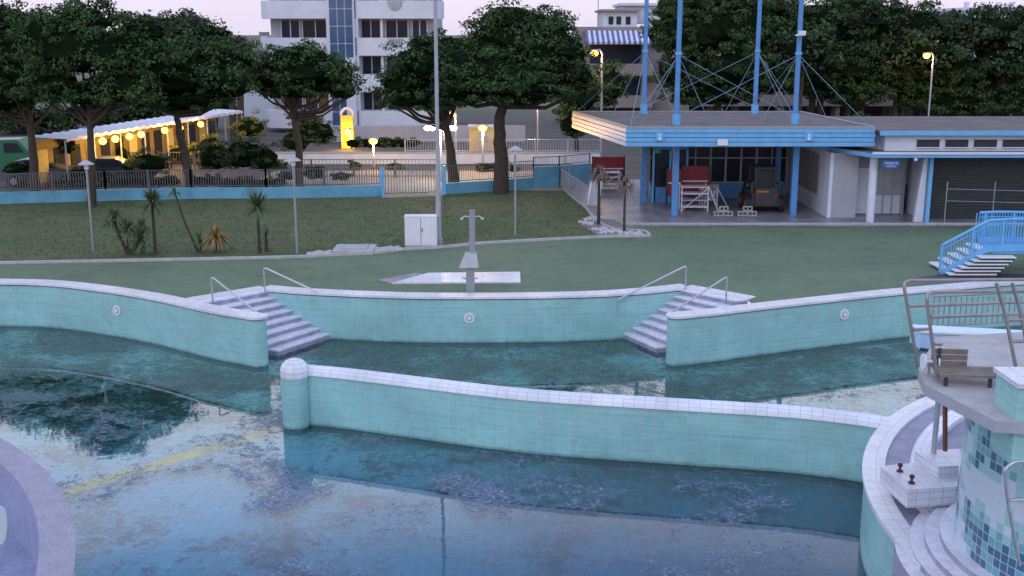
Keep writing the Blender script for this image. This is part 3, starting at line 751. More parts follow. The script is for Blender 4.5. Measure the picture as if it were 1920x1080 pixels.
# ---------------- cars ----------------
def car(x,y,ang,paint,name='parked_car'):
    b=B(name,(x,y,0)); ax=Vector((math.cos(ang),math.sin(ang))); sd=Vector((-ax.y,ax.x))
    P=(x,y,0)
    b.part('body').xprism([(-2.1,.35),(-2.15,.75),(-2.0,.9),(-1.1,.98),(1.2,.95),(2.0,.82),(2.15,.6),(2.1,.32)],P,ax,1.7,paint)
    b.part('cabin').xprism([(-1.6,.96),(-1.25,1.36),(-.7,1.46),(.25,1.44),(1.05,.97)],P,ax,1.46,paint)
    b.part('windows').xprism([(-1.4,1.0),(-1.12,1.33),(-.7,1.4),(.2,1.38),(.85,1.0)],P,ax,1.50,M_glass)
    b.part('wheels')
    for s in (-1.35,1.35):
        for w in (-.86,.66):
            c=Vector((x,y,.32))+Vector((ax.x*s+sd.x*w,ax.y*s+sd.y*w,0)); b.tube([c,c+Vector((sd.x*.2,sd.y*.2,0))],.32,M_tyre,18); b.tube([c-Vector((sd.x*.01,sd.y*.01,0)),c+Vector((sd.x*.21,sd.y*.21,0))],.18,M_grey,12)
    b.done()
q=W(85,347); car(q.x,q.y,.1,M_carS); q=W(215,345); car(q.x,q.y,.2,M_carD)
q=W(5,322); b=B('green_van',(q.x,q.y,0)); b.part('body').xprism([(-2.4,.3),(-2.4,1.9),(1.3,1.95),(1.9,1.2),(2.4,1.05),(2.45,.3)],(q.x,q.y,0),(1,.1),1.8,M_carG); b.part('windows').xprism([(.5,1.2),(.5,1.75),(1.25,1.75),(1.6,1.2)],(q.x,q.y,0),(1,.1),1.84,M_glass)
b.part('wheels')
for s in (-1.5,1.5):
    for w in (-.95,.7): b.tube([(q.x+s,q.y+w,.34),(q.x+s,q.y+w+.22,.34)],.34,M_tyre,16)
b.done()

# ---------------- apartment building ----------------
yb=92.0
def X(u): return (u-960)/2125.0*yb
b=B('apartment_building',(X(650),yb,0))
NF=6
def rplan(x0,x1,y0,y1,left,right,n=10):
    P=[]; r=(y1-y0)*.9
    if left: P+= [(x0+r-r*math.cos(t),y1-(y1-y0)*math.sin(t)) for t in [math.pi/2*k/n for k in range(n+1)]]
    else: P+=[(x0,y1),(x0,y0)]
    if right: P+= [(x1-r+r*math.cos(t),y1-(y1-y0)*math.sin(t)) for t in [math.pi/2*(n-k)/n for k in range(n+1)]]
    else: P+=[(x1,y0),(x1,y1)]
    return P
b.part('walls').box(X(505),X(812),yb+1.9,yb+14,0,17.9,M_grayw)
for i in range(NF):
    z=.35+2.9*i
    b.part('balconies').prism(rplan(X(488),X(622),yb-.1,yb+2.2,True,False),z,z+1.4,M_wall)
    b.prism(rplan(X(672),X(832),yb-.1,yb+2.2,False,True),z,z+1.4,M_wall)
    for (u0,u1) in ((525,560),(565,614),(676,712),(722,764),(772,800)):
        b.part('windows').box(X(u0),X(u1),yb+1.84,yb+1.9,z+1.38,z+2.75,M_glass)
        b.part('window_frames')
        for uu in (u0,(u0+u1)/2,u1): b.box(X(uu)-.04,X(uu)+.04,yb+1.78,yb+1.84,z+1.38,z+2.75,M_wall)
    b.part('columns').box(X(668),X(676),yb-.12,yb+1.9,z+1.4,z+2.9,M_wall); b.box(X(716),X(720),yb+.3,yb+.6,z+1.4,z+2.9,M_wall); b.box(X(617),X(624),yb-.12,yb+1.9,z+1.4,z+2.9,M_wall)
    if i>=2:
        cx=X(745); zc=z+1.35
        b.part('balcony_grilles')
        seg=12; pts=[(cx+.62*math.cos(math.pi+math.pi*k/seg),yb-.13,zc+.75*math.sin(math.pi+math.pi*k/seg)) for k in range(seg+1)]
        b.add(pts,[tuple(range(seg+1))],M_grey)
        for k in range(-4,5): b.box(cx+k*.13-.02,cx+k*.13+.02,yb-.19,yb-.14,zc-.7*math.sqrt(max(0,1-(k*.13/.62)**2)),zc,M_wall)
b.part('stair_tower').box(X(622),X(670),yb-.5,yb+2.5,0,19.5,M_wall)
for i in range(14):
    z=6.2-2.9*2+ i*1.35
    if z>17.8: break
    for u0,u1 in ((625,638),(640,652),(654,667)):
        b.part('stair_glazing').box(X(u0),X(u1),yb-.58,yb-.5,z,z+1.27,M_bglass)
b.part('stair_tower_trim').box(X(652),X(670),yb-.66,yb-.59,0,6.0,M_wall)
b.part('roof').box(X(495),X(825),yb-.1,yb+14.4,17.9,18.3,M_wall); b.box(X(540),X(780),yb+2,yb+12,18.3,20.4,M_wall)
b.done()
b=B('chimney_house',((470-960)/2140*104,104,0)); yb2=104
xx=lambda u:(u-960)/2140*yb2
b.part('walls').box(xx(440),xx(520),yb2,yb2+8,0,ZY(96,yb2),M_wall)
b.part('roof').xprism([(0,0),(xx(530)-xx(430),0),((xx(530)-xx(430))*.6,.8)],(xx(430),yb2+4,ZY(96,yb2)),(1,0),9,M_beige)
b.part('chimney').box(xx(482),xx(494),yb2+2,yb2+2.7,ZY(96,yb2),ZY(66,yb2),M_wall); b.box(xx(480),xx(496),yb2+1.9,yb2+2.8,ZY(66,yb2),ZY(60,yb2),M_beige)
b.done()
y3=96; X3=lambda u:(u-960)/2140*y3
b=B('awning_building',(X3(1180),y3,0))
b.part('walls').box(X3(1085),X3(1300),y3+1.5,y3+12,0,ZY(50,y3),M_beige)
b.box(X3(1135),X3(1200),y3+3,y3+10,ZY(50,y3),ZY(20,y3),M_wall); b.box(X3(1175),X3(1295),y3+5,y3+12,ZY(20,y3)-1,ZY(8,y3),M_wall)
b.part('roof').box(X3(1130),X3(1205),y3+2.5,y3+10.5,ZY(20,y3),ZY(16,y3),M_beige); b.box(X3(1170),X3(1300),y3+4.5,y3+12.5,ZY(8,y3),ZY(3,y3),M_wall)
for v0,v1 in ((85,130),(145,190),(205,235)):
    b.part('windows').box(X3(1108),X3(1205),y3+1.4,y3+1.5,ZY(v1,y3),ZY(v0,y3),M_glass)
    b.part('balcony').box(X3(1090),X3(1225),y3,y3+1.5,ZY(v1+12,y3),ZY(v1-10,y3),M_beige)
for u in (1145,1160,1178): b.part('windows').box(X3(u),X3(u+9),y3+2.92,y3+3,ZY(45,y3),ZY(30,y3),M_glass)
b.part('awning'); n=26
for k in range(n):
    x0=X3(1098)+(X3(1225)-X3(1098))*k/n; x1=X3(1098)+(X3(1225)-X3(1098))*(k+1)/n
    zt=ZY(57,y3); zb=ZY(78,y3)
    b.add([(x0,y3-.6,zb),(x1,y3-.6,zb),(x1,y3+1.4,zt),(x0,y3+1.4,zt),(x0,y3-.6,zb-.2),(x1,y3-.6,zb-.2)],[(0,1,2,3),(4,5,1,0)],M_stripe_w if k%2 else M_stripe_b)
b.part('antenna').tube([(X3(1128),y3+5,6),(X3(1128),y3+5,13)],.04,M_grey,5); b.done()
y4=98; X4=lambda u:(u-960)/2125*y4
b=B('terraced_building',(X4(1550),y4,0))
b.part('walls').box(X4(1235),X4(2150),y4+2,y4+14,0,ZY(112,y4),M_beige)
for v in (128,185,232):
    b.part('balconies').box(X4(1240),X4(2150),y4,y4+1.9,ZY(v+14,y4),ZY(v-6,y4),M_beige)
for v0,v1 in ((143,178),(200,226)):
    for u in range(1250,2130,48):
        b.part('windows').box(X4(u),X4(u+34),y4+1.93,y4+2,ZY(v1,y4),ZY(v0,y4),M_glass)
    for u in range(1240,2150,110): b.part('piers').box(X4(u),X4(u+7),y4+.2,y4+1.9,ZY(v1+6,y4),ZY(v0-8,y4),M_beige)
b.done()
y5=150; X5=lambda u:(u-960)/2155*y5
b=B('distant_building',(X5(1850),y5,0)); b.part('walls').box(X5(1805),X5(2100),y5,y5+10,0,ZY(20,y5),M_wall); b.part('roof').box(X5(1800),X5(2110),y5-.5,y5+11,ZY(20,y5),ZY(14,y5),M_wall)
for u in (1820,1850,1880,1905): b.part('chimneys').box(X5(u),X5(u+5),y5+2,y5+3,ZY(14,y5),ZY(3,y5),M_wall)
for u in range(1812,2090,24): b.part('windows').box(X5(u),X5(u+12),y5-.06,y5,ZY(34,y5),ZY(24,y5),M_glass)
b.done()
yc=70; b=B('utility_cabin',(XY(905,300,yc),yc,0)); x0,x1=XY(880,290,yc),XY(931,290,yc)
b.part('walls').box(x0,x1,yc,yc+1.6,0,2.15,M_yw); b.part('roof').box(x0-.1,x1+.1,yc-.1,yc+1.7,2.15,2.28,M_conc); b.part('door').box(x0+.5,x1-.35,yc-.04,yc,.1,1.9,M_conc); b.part('vent').box(x0+.7,x1-.55,yc-.06,yc-.04,1.3,1.7,M_grey); b.done()
yp=79; b=B('lit_porch',(XY(652,270,yp),yp,0)); x0=XY(640,265,yp);x1=XY(663,265,yp)
b.part('wall').box(x0,x1,yp,yp+.4,0,2.3,M_ylight); b.part('arch').tube([(x0,yp+.2,2.3)]+[((x0+x1)/2-(x1-x0)/2*math.cos(t),yp+.2,2.3+.5*math.sin(t)) for t in [k*math.pi/8 for k in range(1,8)]]+[(x1,yp+.2,2.3)],.1,M_white,6); b.done()
b=B('garden_wall',(0,84,0)); b.box(-14,1,84,84.3,0,1.2,M_grayw); b.done()

# ---------------- pavilion ----------------
ZR0,ZR1=3.24,3.98
FL=Vector((4.85,48)); RL=Vector((3.05,57.6)); RR=Vector((14.75,57.6)); FR=Vector((15.5,48))
b=B('pool_pavilion',(9.5,52,0))
def inset(P,d):
    c=Vector((sum(p.x for p in P)/4,sum(p.y for p in P)/4)); return [p+(c-p).normalized()*d for p in P]
RP=[FL,FR,RR,RL]
M_fas=mat('fascia_blue',(.16,.42,.74),.35,.1)
b.part('ceiling').prism(inset(RP,.12),ZR0-.02,ZR0+.1,M_wall)
for i in range(4):
    z=ZR0+.19*i; b.part('fascia').prism(inset(RP,.03 if i%2 else 0.0),z,z+.165,M_fas); b.prism(inset(RP,.12),z+.165,z+.19,M_dgrey)
b.part('roof').prism(inset(RP,.05),ZR1+.02,ZR1+.05,M_roof)
PP=inset(RP,.02)
for i in range(4):
    a_,c_=PP[i],PP[(i+1)%4]; b.part('roof_edge').prism([a_,c_,inset(RP,.18)[(i+1)%4],inset(RP,.18)[i]],ZR1+.0,ZR1+.10,M_grey)
def colm(u,v,w=.15):
    q=W(u,v); b.part('columns').box(q.x-w,q.x+w,q.y-w,q.y+w,0,ZR0,M_blue); 
colm(1264,404,.13); colm(1486,403,.13); colm(1205,380,.13); colm(1455,375,.12)
kx0,kx1,ky=6.75,13.5,55.0
b.part('kiosk_panels').box(kx0,kx1,ky,ky+.12,0,.75,M_blue); b.box(kx0,kx1,ky,ky+.12,2.55,ZR0-.02,M_grayw)
b.box(kx0,kx0+.12,ky-1.6,ky,0,.75,M_blue); b.box(kx0-.0,kx0+1.6,ky-1.6,ky-1.5,0,.75,M_blue)
b.part('kiosk_glass').box(kx0,kx1,ky+.03,ky+.09,.75,2.55,M_glass); b.box(kx0+.02,kx0+1.58,ky-1.57,ky-1.53,.75,2.55,M_glass)
b.part('kiosk_frames')
for k in range(10):
    x=kx0+(kx1-kx0)*k/9; b.box(x-.05,x+.05,ky-.03,ky+.0,.75,2.55,M_grayw)
for z in (.75,1.95,2.5): b.box(kx0,kx1,ky-.045,ky-.005,z,z+.07,M_grayw)
for x in (kx0,kx0+.8,kx0+1.6): b.box(x-.05,x+.05,ky-1.64,ky-1.58,.0,2.6,M_lblue)
b.box(kx0-.05,kx0+1.65,ky-1.64,ky-1.54,2.55,ZR0-.02,M_blue)
for x in (9.0,11.6): b.part('kiosk_white_panels').box(x,x+1.2,ky-.06,ky-.046,.1,.7,M_white)
b.part('kiosk_back').box(kx0,kx1,ky+2.4,ky+2.5,0,ZR0-.02,M_grayw)
b.part('masts')
MB=[(1207,213),(1268,234),(1415,213),(1490,233)]
T=[]
for u,v in MB:
    q=W(u,v,ZR1+.05); T.append(q)
    b.tube([q,q+Vector((0,0,7.2))],.115,M_blue,12,.10); b.tube([q,q+Vector((0,0,.45))],.18,M_lblue,12); b.tube([q+Vector((0,0,3.0)),q+Vector((0,0,3.12))],.15,M_lblue,12)
b.part('cables')
M_cab=mat('cable_grey_blue',(.20,.32,.48),.5)
def cab(p,q): b.tube([p,q],.011,M_cab,5)
def at(i,h): return T[i]+Vector((0,0,h))
R3=[Vector((p.x,p.y,ZR1+.1)) for p in inset(RP,.3)]
FLr,FRr,RRr,RLr=R3
for i,cs in ((0,(RLr,FLr)),(1,(FLr,)),(2,(RRr,)),(3,(FRr,RRr))):
    for cc in cs: cab(at(i,3.0),cc)
for i,j in ((0,1),(2,3),(0,2),(1,3)):
    cab(at(i,3.0),at(j,.3)); cab(at(j,3.0),at(i,.3))
for i in range(4):
    for dx in (-1.5,1.5): cab(at(i,3.0),T[i]+Vector((dx,0,.05)))
b.part('signs')
for u,v in ((1237,257),(1517,257)):
    q=WY(u,v,47.93); b.box(q.x-.16,q.x+.16,47.93,47.97,q.z-.17,q.z+.17,M_fas); b.ell((q.x,47.91,q.z+.08),(.05,.02,.05),M_white,8,6); b.box(q.x-.05,q.x+.05,47.9,47.93,q.z-.13,q.z+.02,M_white)
q=WY(1355,267,47.9); b.box(q.x-.22,q.x+.22,47.9,47.95,q.z-.13,q.z+.13,M_white)
q=WY(1233,283,52); b.box(q.x-.15,q.x+.15,51.95,52,q.z-.1,q.z+.1,M_green); 
b.done()
q=WY(1497,62,49.7); b=B('security_camera',q); b.box(q.x-.05,q.x+.2,q.y-.5,q.y-.15,q.z-.1,q.z+.1,M_white); b.tube([(q.x-.1,q.y,q.z-.1),(q.x,q.y-.3,q.z-.1)],.04,M_white,6); b.done()

def stand(name,u0,u1,vt,vb,y,m):
    x0=XY(u0,vb,y);x1=XY(u1,vb,y);zt=ZY(vt,y);zb=max(.02,ZY(vb,y)); b=B(name,(x0,y,0))
    b.part('panel').box(x0,x1,y,y+.08,zb,zt,m); b.part('frame')
    for x in (x0,x1): b.box(x-.04,x+.04,y-.02,y+.1,0,zt+.03,M_dgrey)
    b.box(x0,x1,y-.01,y-.0,(zb+zt)/2-.03,(zb+zt)/2+.03,M_white); b.done()
stand('red_board',1277,1328,311,368,53.0,M_red); stand('red_board',1250,1277,318,368,52.4,M_red); stand('red_board',1111,1170,294,338,58.5,M_red)
def frame_stack(name,u,v,w,h,n=4):
    p=W(u,v); b=B(name,p)
    for s in (-w/2,w/2):
        for yy in (0,.7): b.tube([(p.x+s,p.y+yy,0),(p.x+s,p.y+yy,h)],.03,M_white,6)
    for k in range(n):
        z=h*(k+.8)/n; b.box(p.x-w/2,p.x+w/2,p.y-.03,p.y+.73,z-.04,z,M_white if k!=1 else M_conc)
    b.tube([(p.x-w/2,p.y,0.05),(p.x+w/2,p.y,h*.9)],.02,M_white,5)
    b.tube([(p.x+w/2,p.y,h),(p.x+w/2+.5,p.y,0)],.025,M_white,5); b.done()
frame_stack('white_table_stack',1302,397,1.2,1.2); frame_stack('white_table_stack',1140,358,1.2,1.0); frame_stack('white_table_stack',1330,388,.7,.9,2)
b=B('stacked_boards',W(1107,385)); q=W(1107,386)
for k in range(3): b.add([(q.x-.2+k*.1,q.y,0),(q.x+.25+k*.1,q.y,0),(q.x+.35+k*.1,q.y+.5,1.1),(q.x+.0+k*.1,q.y+.5,1.1),(q.x-.2+k*.1,q.y+.05,0),(q.x+.25+k*.1,q.y+.05,0),(q.x+.35+k*.1,q.y+.55,1.1),(q.x+.0+k*.1,q.y+.55,1.1)],[(0,1,2,3),(7,6,5,4),(0,4,5,1),(1,5,6,2),(2,6,7,3),(3,7,4,0)],M_white)
b.done()
for u in (1357,1402):
    q=W(u,405); b=B('concrete_blocks',q)
    for k,z in ((-.23,0),(.2,0),(0,.22)):
        x=q.x+k; b.box(x-.2,x+.2,q.y,q.y+.2,z,z+.035,M_conc); b.box(x-.2,x+.2,q.y,q.y+.2,z+.17,z+.205,M_conc)
        for xx_ in (-.2,-.02,.165): b.box(x+xx_,x+xx_+.035,q.y+.003,q.y+.197,z+.035,z+.17,M_conc)
    b.done()
q=W(1438,402); b=B('skid_steer_loader',q); x,y=q.x,q.y+.4
b.part('chassis').box(x-.62,x+.62,y,y+2.0,.28,.95,M_dgrey); b.box(x-.5,x+.5,y-.12,y,.35,1.15,M_dgrey)
b.box(x-.45,x+.1,y-.14,y-.12,.95,1.03,M_orange)
b.part('cab')
for sx in (-.45,.45):
    for yy in (.25,1.5): b.box(x+sx-.05,x+sx+.05,y+yy-.05,y+yy+.05,.95,1.95,M_dgrey)
b.box(x-.52,x+.52,y+.15,y+1.6,1.95,2.05,M_dgrey); b.box(x-.4,x+.4,y+.27,y+.3,1.1,1.9,M_blk); b.box(x-.3,x+.3,y+.7,y+1.2,.95,1.3,M_blk)
b.part('wheels')
for sx in (-.85,.62):
    for yy in (.35,1.55):
        b.tube([(x+sx,y+yy,.38),(x+sx+.24,y+yy,.38)],.38,M_tyre,18); b.tube([(x+sx-.01,y+yy,.38),(x+sx+.25,y+yy,.38)],.17,M_orange,12)
b.part('lift_arms')
for sx in (-.62,.62): b.tube([(x+sx,y+.1,1.3),(x+sx,y+1.6,1.25),(x+sx,y+2.3,.5)],.07,M_dgrey,6); b.tube([(x+sx,y+.05,.9),(x+sx,y+.1,1.35)],.08,M_dgrey,6)
b.part('bucket').xprism([(0,.1),(.6,.08),(.5,.2),(.1,.25),(.08,.7),(0,.7)],(x,y+2.3,0),(0,1),1.5,M_grey)
b.part('tail_lights')
for sx in (-.42,.42): b.box(x+sx-.06,x+sx+.06,y-.15,y-.12,.75,.9,M_red)
b.done()

# ---------------- toilet building ----------------
b=B('toilet_building',(18,50,0))
b.part('walls').box(13.9,14.05,48.9,60,0,2.86,M_wall)
b.box(13.9,30,60,60.2,0,2.86,M_wall)
b.box(15.15,17.6,49.9,50.05,0,2.86,M_grayw); b.box(14.05,15.15,48.9,49.05,0,2.86,M_grayw); b.box(17.9,18.05,48,50.4,0,2.86,M_wall)
b.part('side_shutters')
for k in range(14): b.box(13.86,13.9,50.6,54.5,.8+k*.13,.9+k*.13,M_beige)
b.part('shuttered_bays').box(18.05,30,48.6,48.7,0,2.86,M_dgrey)
for k in range(22): b.box(18.05,30,48.56,48.6,.08+k*.125,.17+k*.125,M_dgrey)
b.part('doors').box(15.35,16.1,49.84,49.9,.05,2.1,M_wall); b.box(16.25,17.4,49.84,49.9,.9,2.1,M_grayw); b.box(16.25,17.4,49.84,49.9,.05,.88,M_wall)
for x in (15.33,16.12,16.22,16.62,17.02,17.42): b.box(x-.03,x+.03,49.8,49.84,.05,2.12,M_grayw)
b.part('lower_roof').prism([(15.1,47),(30,47),(30,60),(12.6,60),(12.6,53.5)],2.86,3.04,M_fas,M_roof)
b.part('roof_trim').box(15.1,30,46.94,47.0,3.0,3.1,M_wall)
b.part('columns').tube([(15.45,47.8,0),(15.45,47.8,2.86)],.17,M_wall,20); b.box(17.78,17.93,47.6,47.75,0,2.86,M_lblue); 
b.add([(17.35,47.8,0),(17.75,47.8,0),(17.75,47.8,2.86),(17.6,47.8,2.86),(17.35,48.0,0),(17.75,48.0,0),(17.75,48.0,2.86),(17.6,48.0,2.86)],[(0,1,2,3),(7,6,5,4),(0,4,5,1),(1,5,6,2),(2,6,7,3),(3,7,4,0)],M_wall)
b.part('clerestory').box(15.9,30,47.9,56,3.05,3.78,M_wall); b.prism([(13.0,56),(15.9,56),(15.9,48.4)],3.05,3.7,M_wall)
for k in range(9):
    x=17.25+k*1.22
    b.part('clerestory_windows').box(x,x+.95,47.84,47.9,3.22,3.55,M_blk); b.part('window_frames').box(x-.04,x+.99,47.80,47.84,3.55,3.59,M_wall); b.box(x-.04,x+.99,47.80,47.84,3.18,3.22,M_wall)
b.part('upper_roof').box(15.6,30.3,47.6,56.4,3.78,3.9,M_roof); b.box(15.55,30.3,47.54,47.6,3.74,3.93,M_fas)
q=WY(1671,308,46.9); b.part('sign').box(q.x-.38,q.x+.34,46.86,46.91,q.z-.16,q.z+.15,M_sign)
sx,sz=q.x,q.z
b.part('wall_lamps').tube([(16.9,46.9,2.75),(16.9,46.9,2.85)],.07,M_white,8)
root=b.done()
def text(s,loc,size,m,parent):
    cu=bpy.data.curves.new('sign_text','FONT'); cu.body=s; cu.size=size; cu.align_x='CENTER'; cu.align_y='CENTER'; cu.extrude=.003; cu.materials.append(m)
    o=bpy.data.objects.new('sign_lettering',cu); bpy.context.scene.collection.objects.link(o); o.parent=parent
    o.location=Vector(loc)-parent.location; o.rotation_euler=(math.pi/2,0,0)
text('TOILETS',(sx-.02,46.852,sz+.04),.15,M_white,root)
text('SHOWERS',(sx-.02,46.852,sz-.09),.09,M_white,root)
b=B('white_scaffold_rail',(18.6,46,0))
for x in (18.2,20.2,22.4): b.tube([(x,46.6,0),(x,46.6,1.9)],.018,M_grayw,6)
for z in (1.1,1.6): b.tube([(18.2,46.6,z),(22.6,46.5,z-.1)],.010,M_grayw,5)
b.done()

# ---------------- blue footbridge with stair ----------------
q=W(1762,514); b=B('blue_footbridge',q); x0=q.x; yn=q.y; W_=1.5
def bz(s): 
    if s<1.5: return .84*(s/1.5)
    if s<2.6: return .84+.05*math.sin((s-1.5)/1.1*math.pi/2)
    return .89-.02*(s-2.6)
N_=40; LEN=9.0
for side,yy in (('near_railing',yn),('far_railing',yn+W_)):
    b.part(side)
    S_=[LEN*k/N_ for k in range(N_+1)]+[1.5]; S_.sort()
    off=0 if side=='near_railing' else 1.7
    S_=[s for s in S_ if s>=off]
    low=[(x0+s,yy,bz(s)+.02) for s in S_]; hi=[(x0+s,yy,bz(s)+1.0) for s in S_]
    for k in range(len(S_)-1):
        a_,c_=low[k],low[k+1]
        b.add([(a_[0],yy-.03,a_[2]-.10),(c_[0],yy-.03,c_[2]-.10),(c_[0],yy-.03,c_[2]+.10),(a_[0],yy-.03,a_[2]+.10),(a_[0],yy+.03,a_[2]-.10),(c_[0],yy+.03,c_[2]-.10),(c_[0],yy+.03,c_[2]+.10),(a_[0],yy+.03,a_[2]+.10)],[(0,1,2,3),(7,6,5,4),(3,2,6,7),(0,4,5,1)],M_lblue)
    b.tube(hi,.05,M_lblue,6); b.tube([(p_[0],p_[1],p_[2]-.16) for p_ in hi],.02,M_lblue,5)
    for k in range(0,91):
        s=LEN*k/90
        if s<off: continue
        z=bz(s); w=.04 if k%10==0 else .013
        b.box(x0+s-w,x0+s+w,yy-w,yy+w,z+.08,z+1.0,M_lblue)
b.part('treads')
for k in range(6):
    z=.05+.115*k
    b.box(x0+.15+.20*k,x0+1.75+.12*k,yn-.42,yn-.05,z,z+.045,M_white); b.box(x0+.22+.20*k,x0+1.7+.12*k,yn-.40,yn-.05,z-.075,z-.001,M_dgrey)
for k in range(5):
    s=.15+.30*k; b.box(x0+s,x0+s+.36,yn+.04,yn+W_-.04,bz(s)+.0,bz(s)+.05,M_white)
b.part('deck').box(x0+1.7,x0+LEN,yn+.04,yn+W_-.04,.70,.78,M_lblue)
b.done()
sheet('drain_strip',pix([(1700,524),(1765,514),(2100,512),(2100,524)]),.006,M_dgrey)

# ---------------- right round tank ----------------
cx,cy,R0=15.3,17.0,9.1
def annulus(b,cx,cy,r0,r1,z0,z1,mt,mo,mi,n=120,a0=0,a1=2*math.pi):
    vs=[];
    for r in (r0,r1):
        for z in (z0,z1):
            for k in range(n+1):
                a=a0+(a1-a0)*k/n; vs.append((cx+r*math.cos(a),cy+r*math.sin(a),z))
    m=n+1; top=[];out=[];inn=[];ut=[];uo=[];ui=[]
    for k in range(n):
        s0=r1*(a1-a0)*k/n; s1=r1*(a1-a0)*(k+1)/n
        top.append((m+k,3*m+k,3*m+k+1,m+k+1)); ut.append([(s0,r0),(s0,r1),(s1,r1),(s1,r0)])
        out.append((2*m+k,2*m+k+1,3*m+k+1,3*m+k)); uo.append([(s0,z0),(s1,z0),(s1,z1),(s0,z1)])
        inn.append((k+1,k,m+k,m+k+1)); ui.append([(s1,z0),(s0,z0),(s0,z1),(s1,z1)])
    b.add(vs,top,mt,ut); b.add(vs,out,mo,uo,True); b.add(vs,inn,mi,ui,True)
M_gut=mat('gutter_lavender',(.34,.33,.44),.7,.2,2,fine=.3)
b=B('round_pool_tank',(cx,cy,0))
b.part('outer_wall'); annulus(b,cx,cy,R0-.35,R0,-1.62,-.03,M_teal,M_teal,M_teal)
b.part('coping'); annulus(b,cx,cy,R0-.36,R0+.05,-.03,.06,M_cop,M_cop,M_cop)
b.part('gutter'); annulus(b,cx,cy,R0-.80,R0-.36,-.4,.0,M_gut,M_gut,M_gut)
b.part('inner_ledge'); annulus(b,cx,cy,R0-1.15,R0-.80,-.4,.09,M_wtile,M_wtile,M_wtile)
b.part('inner_ring'); annulus(b,cx,cy,R0-1.65,R0-1.15,-.6,-.03,M_gut,M_gut,M_gut)
b.part('inner_wall'); annulus(b,cx,cy,R0-2.0,R0-1.65,-1.5,.12,M_wtile,M_wtile,M_teal)
b.part('inner_floor').prism([(cx+(R0-2)*math.cos(2*math.pi*k/64),cy+(R0-2)*math.sin(2*math.pi*k/64)) for k in range(64)],-1.5,-.9,M_teal)
b.done()
tx,ty,tr=9.35,15.7,2.45
b=B('slide_tower',(tx,ty,0))
b.part('mosaic_wall'); annulus(b,tx,ty,tr-.3,tr,-1.0,2.75,M_mos,M_mos,M_mos)
b.part('base_steps')
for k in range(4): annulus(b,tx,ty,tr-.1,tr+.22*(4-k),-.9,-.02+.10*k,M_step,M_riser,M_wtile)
b.part('platform')
pl=[WY(1722,690,15.9).to_2d(),WY(1735,716,15.1).to_2d(),WY(1868,765,13.6).to_2d(),WY(2150,780,13.2).to_2d(),(12,18),(8.6,18),(6.9,17.6)]
zp=WY(1722,690,15.9).z
b.prism(pl,zp-.16,zp,M_grayw,M_conc)
b.part('tiled_block'); q=WY(1872,700,14.2); b.box(q.x,q.x+1.4,13.6,14.25,q.z-1.05,q.z,M_teal); b.box(q.x-.03,q.x+1.45,13.55,14.3,q.z,q.z+.06,M_cop)
b.part('prop'); q=WY(1772,845,16.6); q2=WY(1772,742,16.6); b.tube([q,q2],.04,mat('rust_post',(.22,.08,.05)),8)
b.done()
b=B('landing_block',(7.4,18,0))
P=[W(1652,874,.55).to_2d(),W(1703,918,.55).to_2d(),W(1795,912,.55).to_2d(),W(1797,850,.55).to_2d(),W(1715,850,.55).to_2d(),W(1712,868,.55).to_2d()]
b.part('slab').prism(P,.22,.55,M_wtile,M_cop); b.part('support').prism([p.lerp(Vector((7.7,18.0)),.35) for p in P],-.6,.22,M_wtile)
P2=[W(1715,851,.7).to_2d(),W(1760,880,.7).to_2d(),W(1797,878,.7).to_2d(),W(1800,846,.7).to_2d()]
b.part('upper_slab').prism(P2,.55,.75,M_wtile,M_cop)
b.part('anchor_bolts')
for u,v in ((1687,884),(1709,906)):
    q=W(u,v,.55); b.tube([q,q+Vector((0,0,.14))],.025,M_red,8); b.tube([q+Vector((0,0,.1)),q+Vector((0,0,.14))],.045,M_dgrey,8); b.tube([q,q+Vector((0,0,.02))],.06,M_dgrey,8)
b.done()
def slat(b,o,ax,ln,sd,w,th,m):
    e=o+ax*ln; d=Vector((0,0,th))
    b.add([o,e,e+sd*w,o+sd*w,o-d,e-d,e+sd*w-d,o+sd*w-d],[(0,1,2,3),(7,6,5,4),(0,4,5,1),(1,5,6,2),(2,6,7,3),(3,7,4,0)],m)
c=WY(1762,718,15.0); c.z=max(c.z,zp+.08); b=B('slatted_bench',c); ax=Vector((1,-.10,0)).normalized(); sd=Vector((.10,1,0)).normalized()
for k in range(4):
    b.part('seat_slats'); slat(b,c+sd*(.12*k)+Vector((0,0,.1)),ax,.88,sd,.10,.04,M_wood)
for k in range(3):
    b.part('backrest'); slat(b,c+sd*.5+Vector((0,0,.15+.09*k)),ax,.5,sd,.03,.075,M_wood)
b.part('legs')
for s in (.1,.7): 
    o=c+ax*s; b.tube([(o.x,o.y+.05,zp),(o.x,o.y+.05,c.z+.08)],.03,M_dgrey,6)
    if s<.5:
        o=o+sd*.49; b.tube([(o.x,o.y,zp),(o.x,o.y,c.z+.35)],.022,M_dgrey,6)
b.done()
q=WY(1737,676,15.6); b=B('hose_reel',q); b.tube([q-Vector((.07,0.05,0)),q-Vector((.05,.05,0))],.12,M_white,20); b.tube([q-Vector((.05,.05,0)),q+Vector((.12,-.05,0))],.07,M_steel,14); b.tube([q+Vector((.12,-.05,0)),q+Vector((.14,-.05,0))],.12,M_white,20); b.tube([(q.x+.03,q.y-.05,zp),(q.x+.03,q.y-.05,q.z)],.02,M_steel,6); b.done()
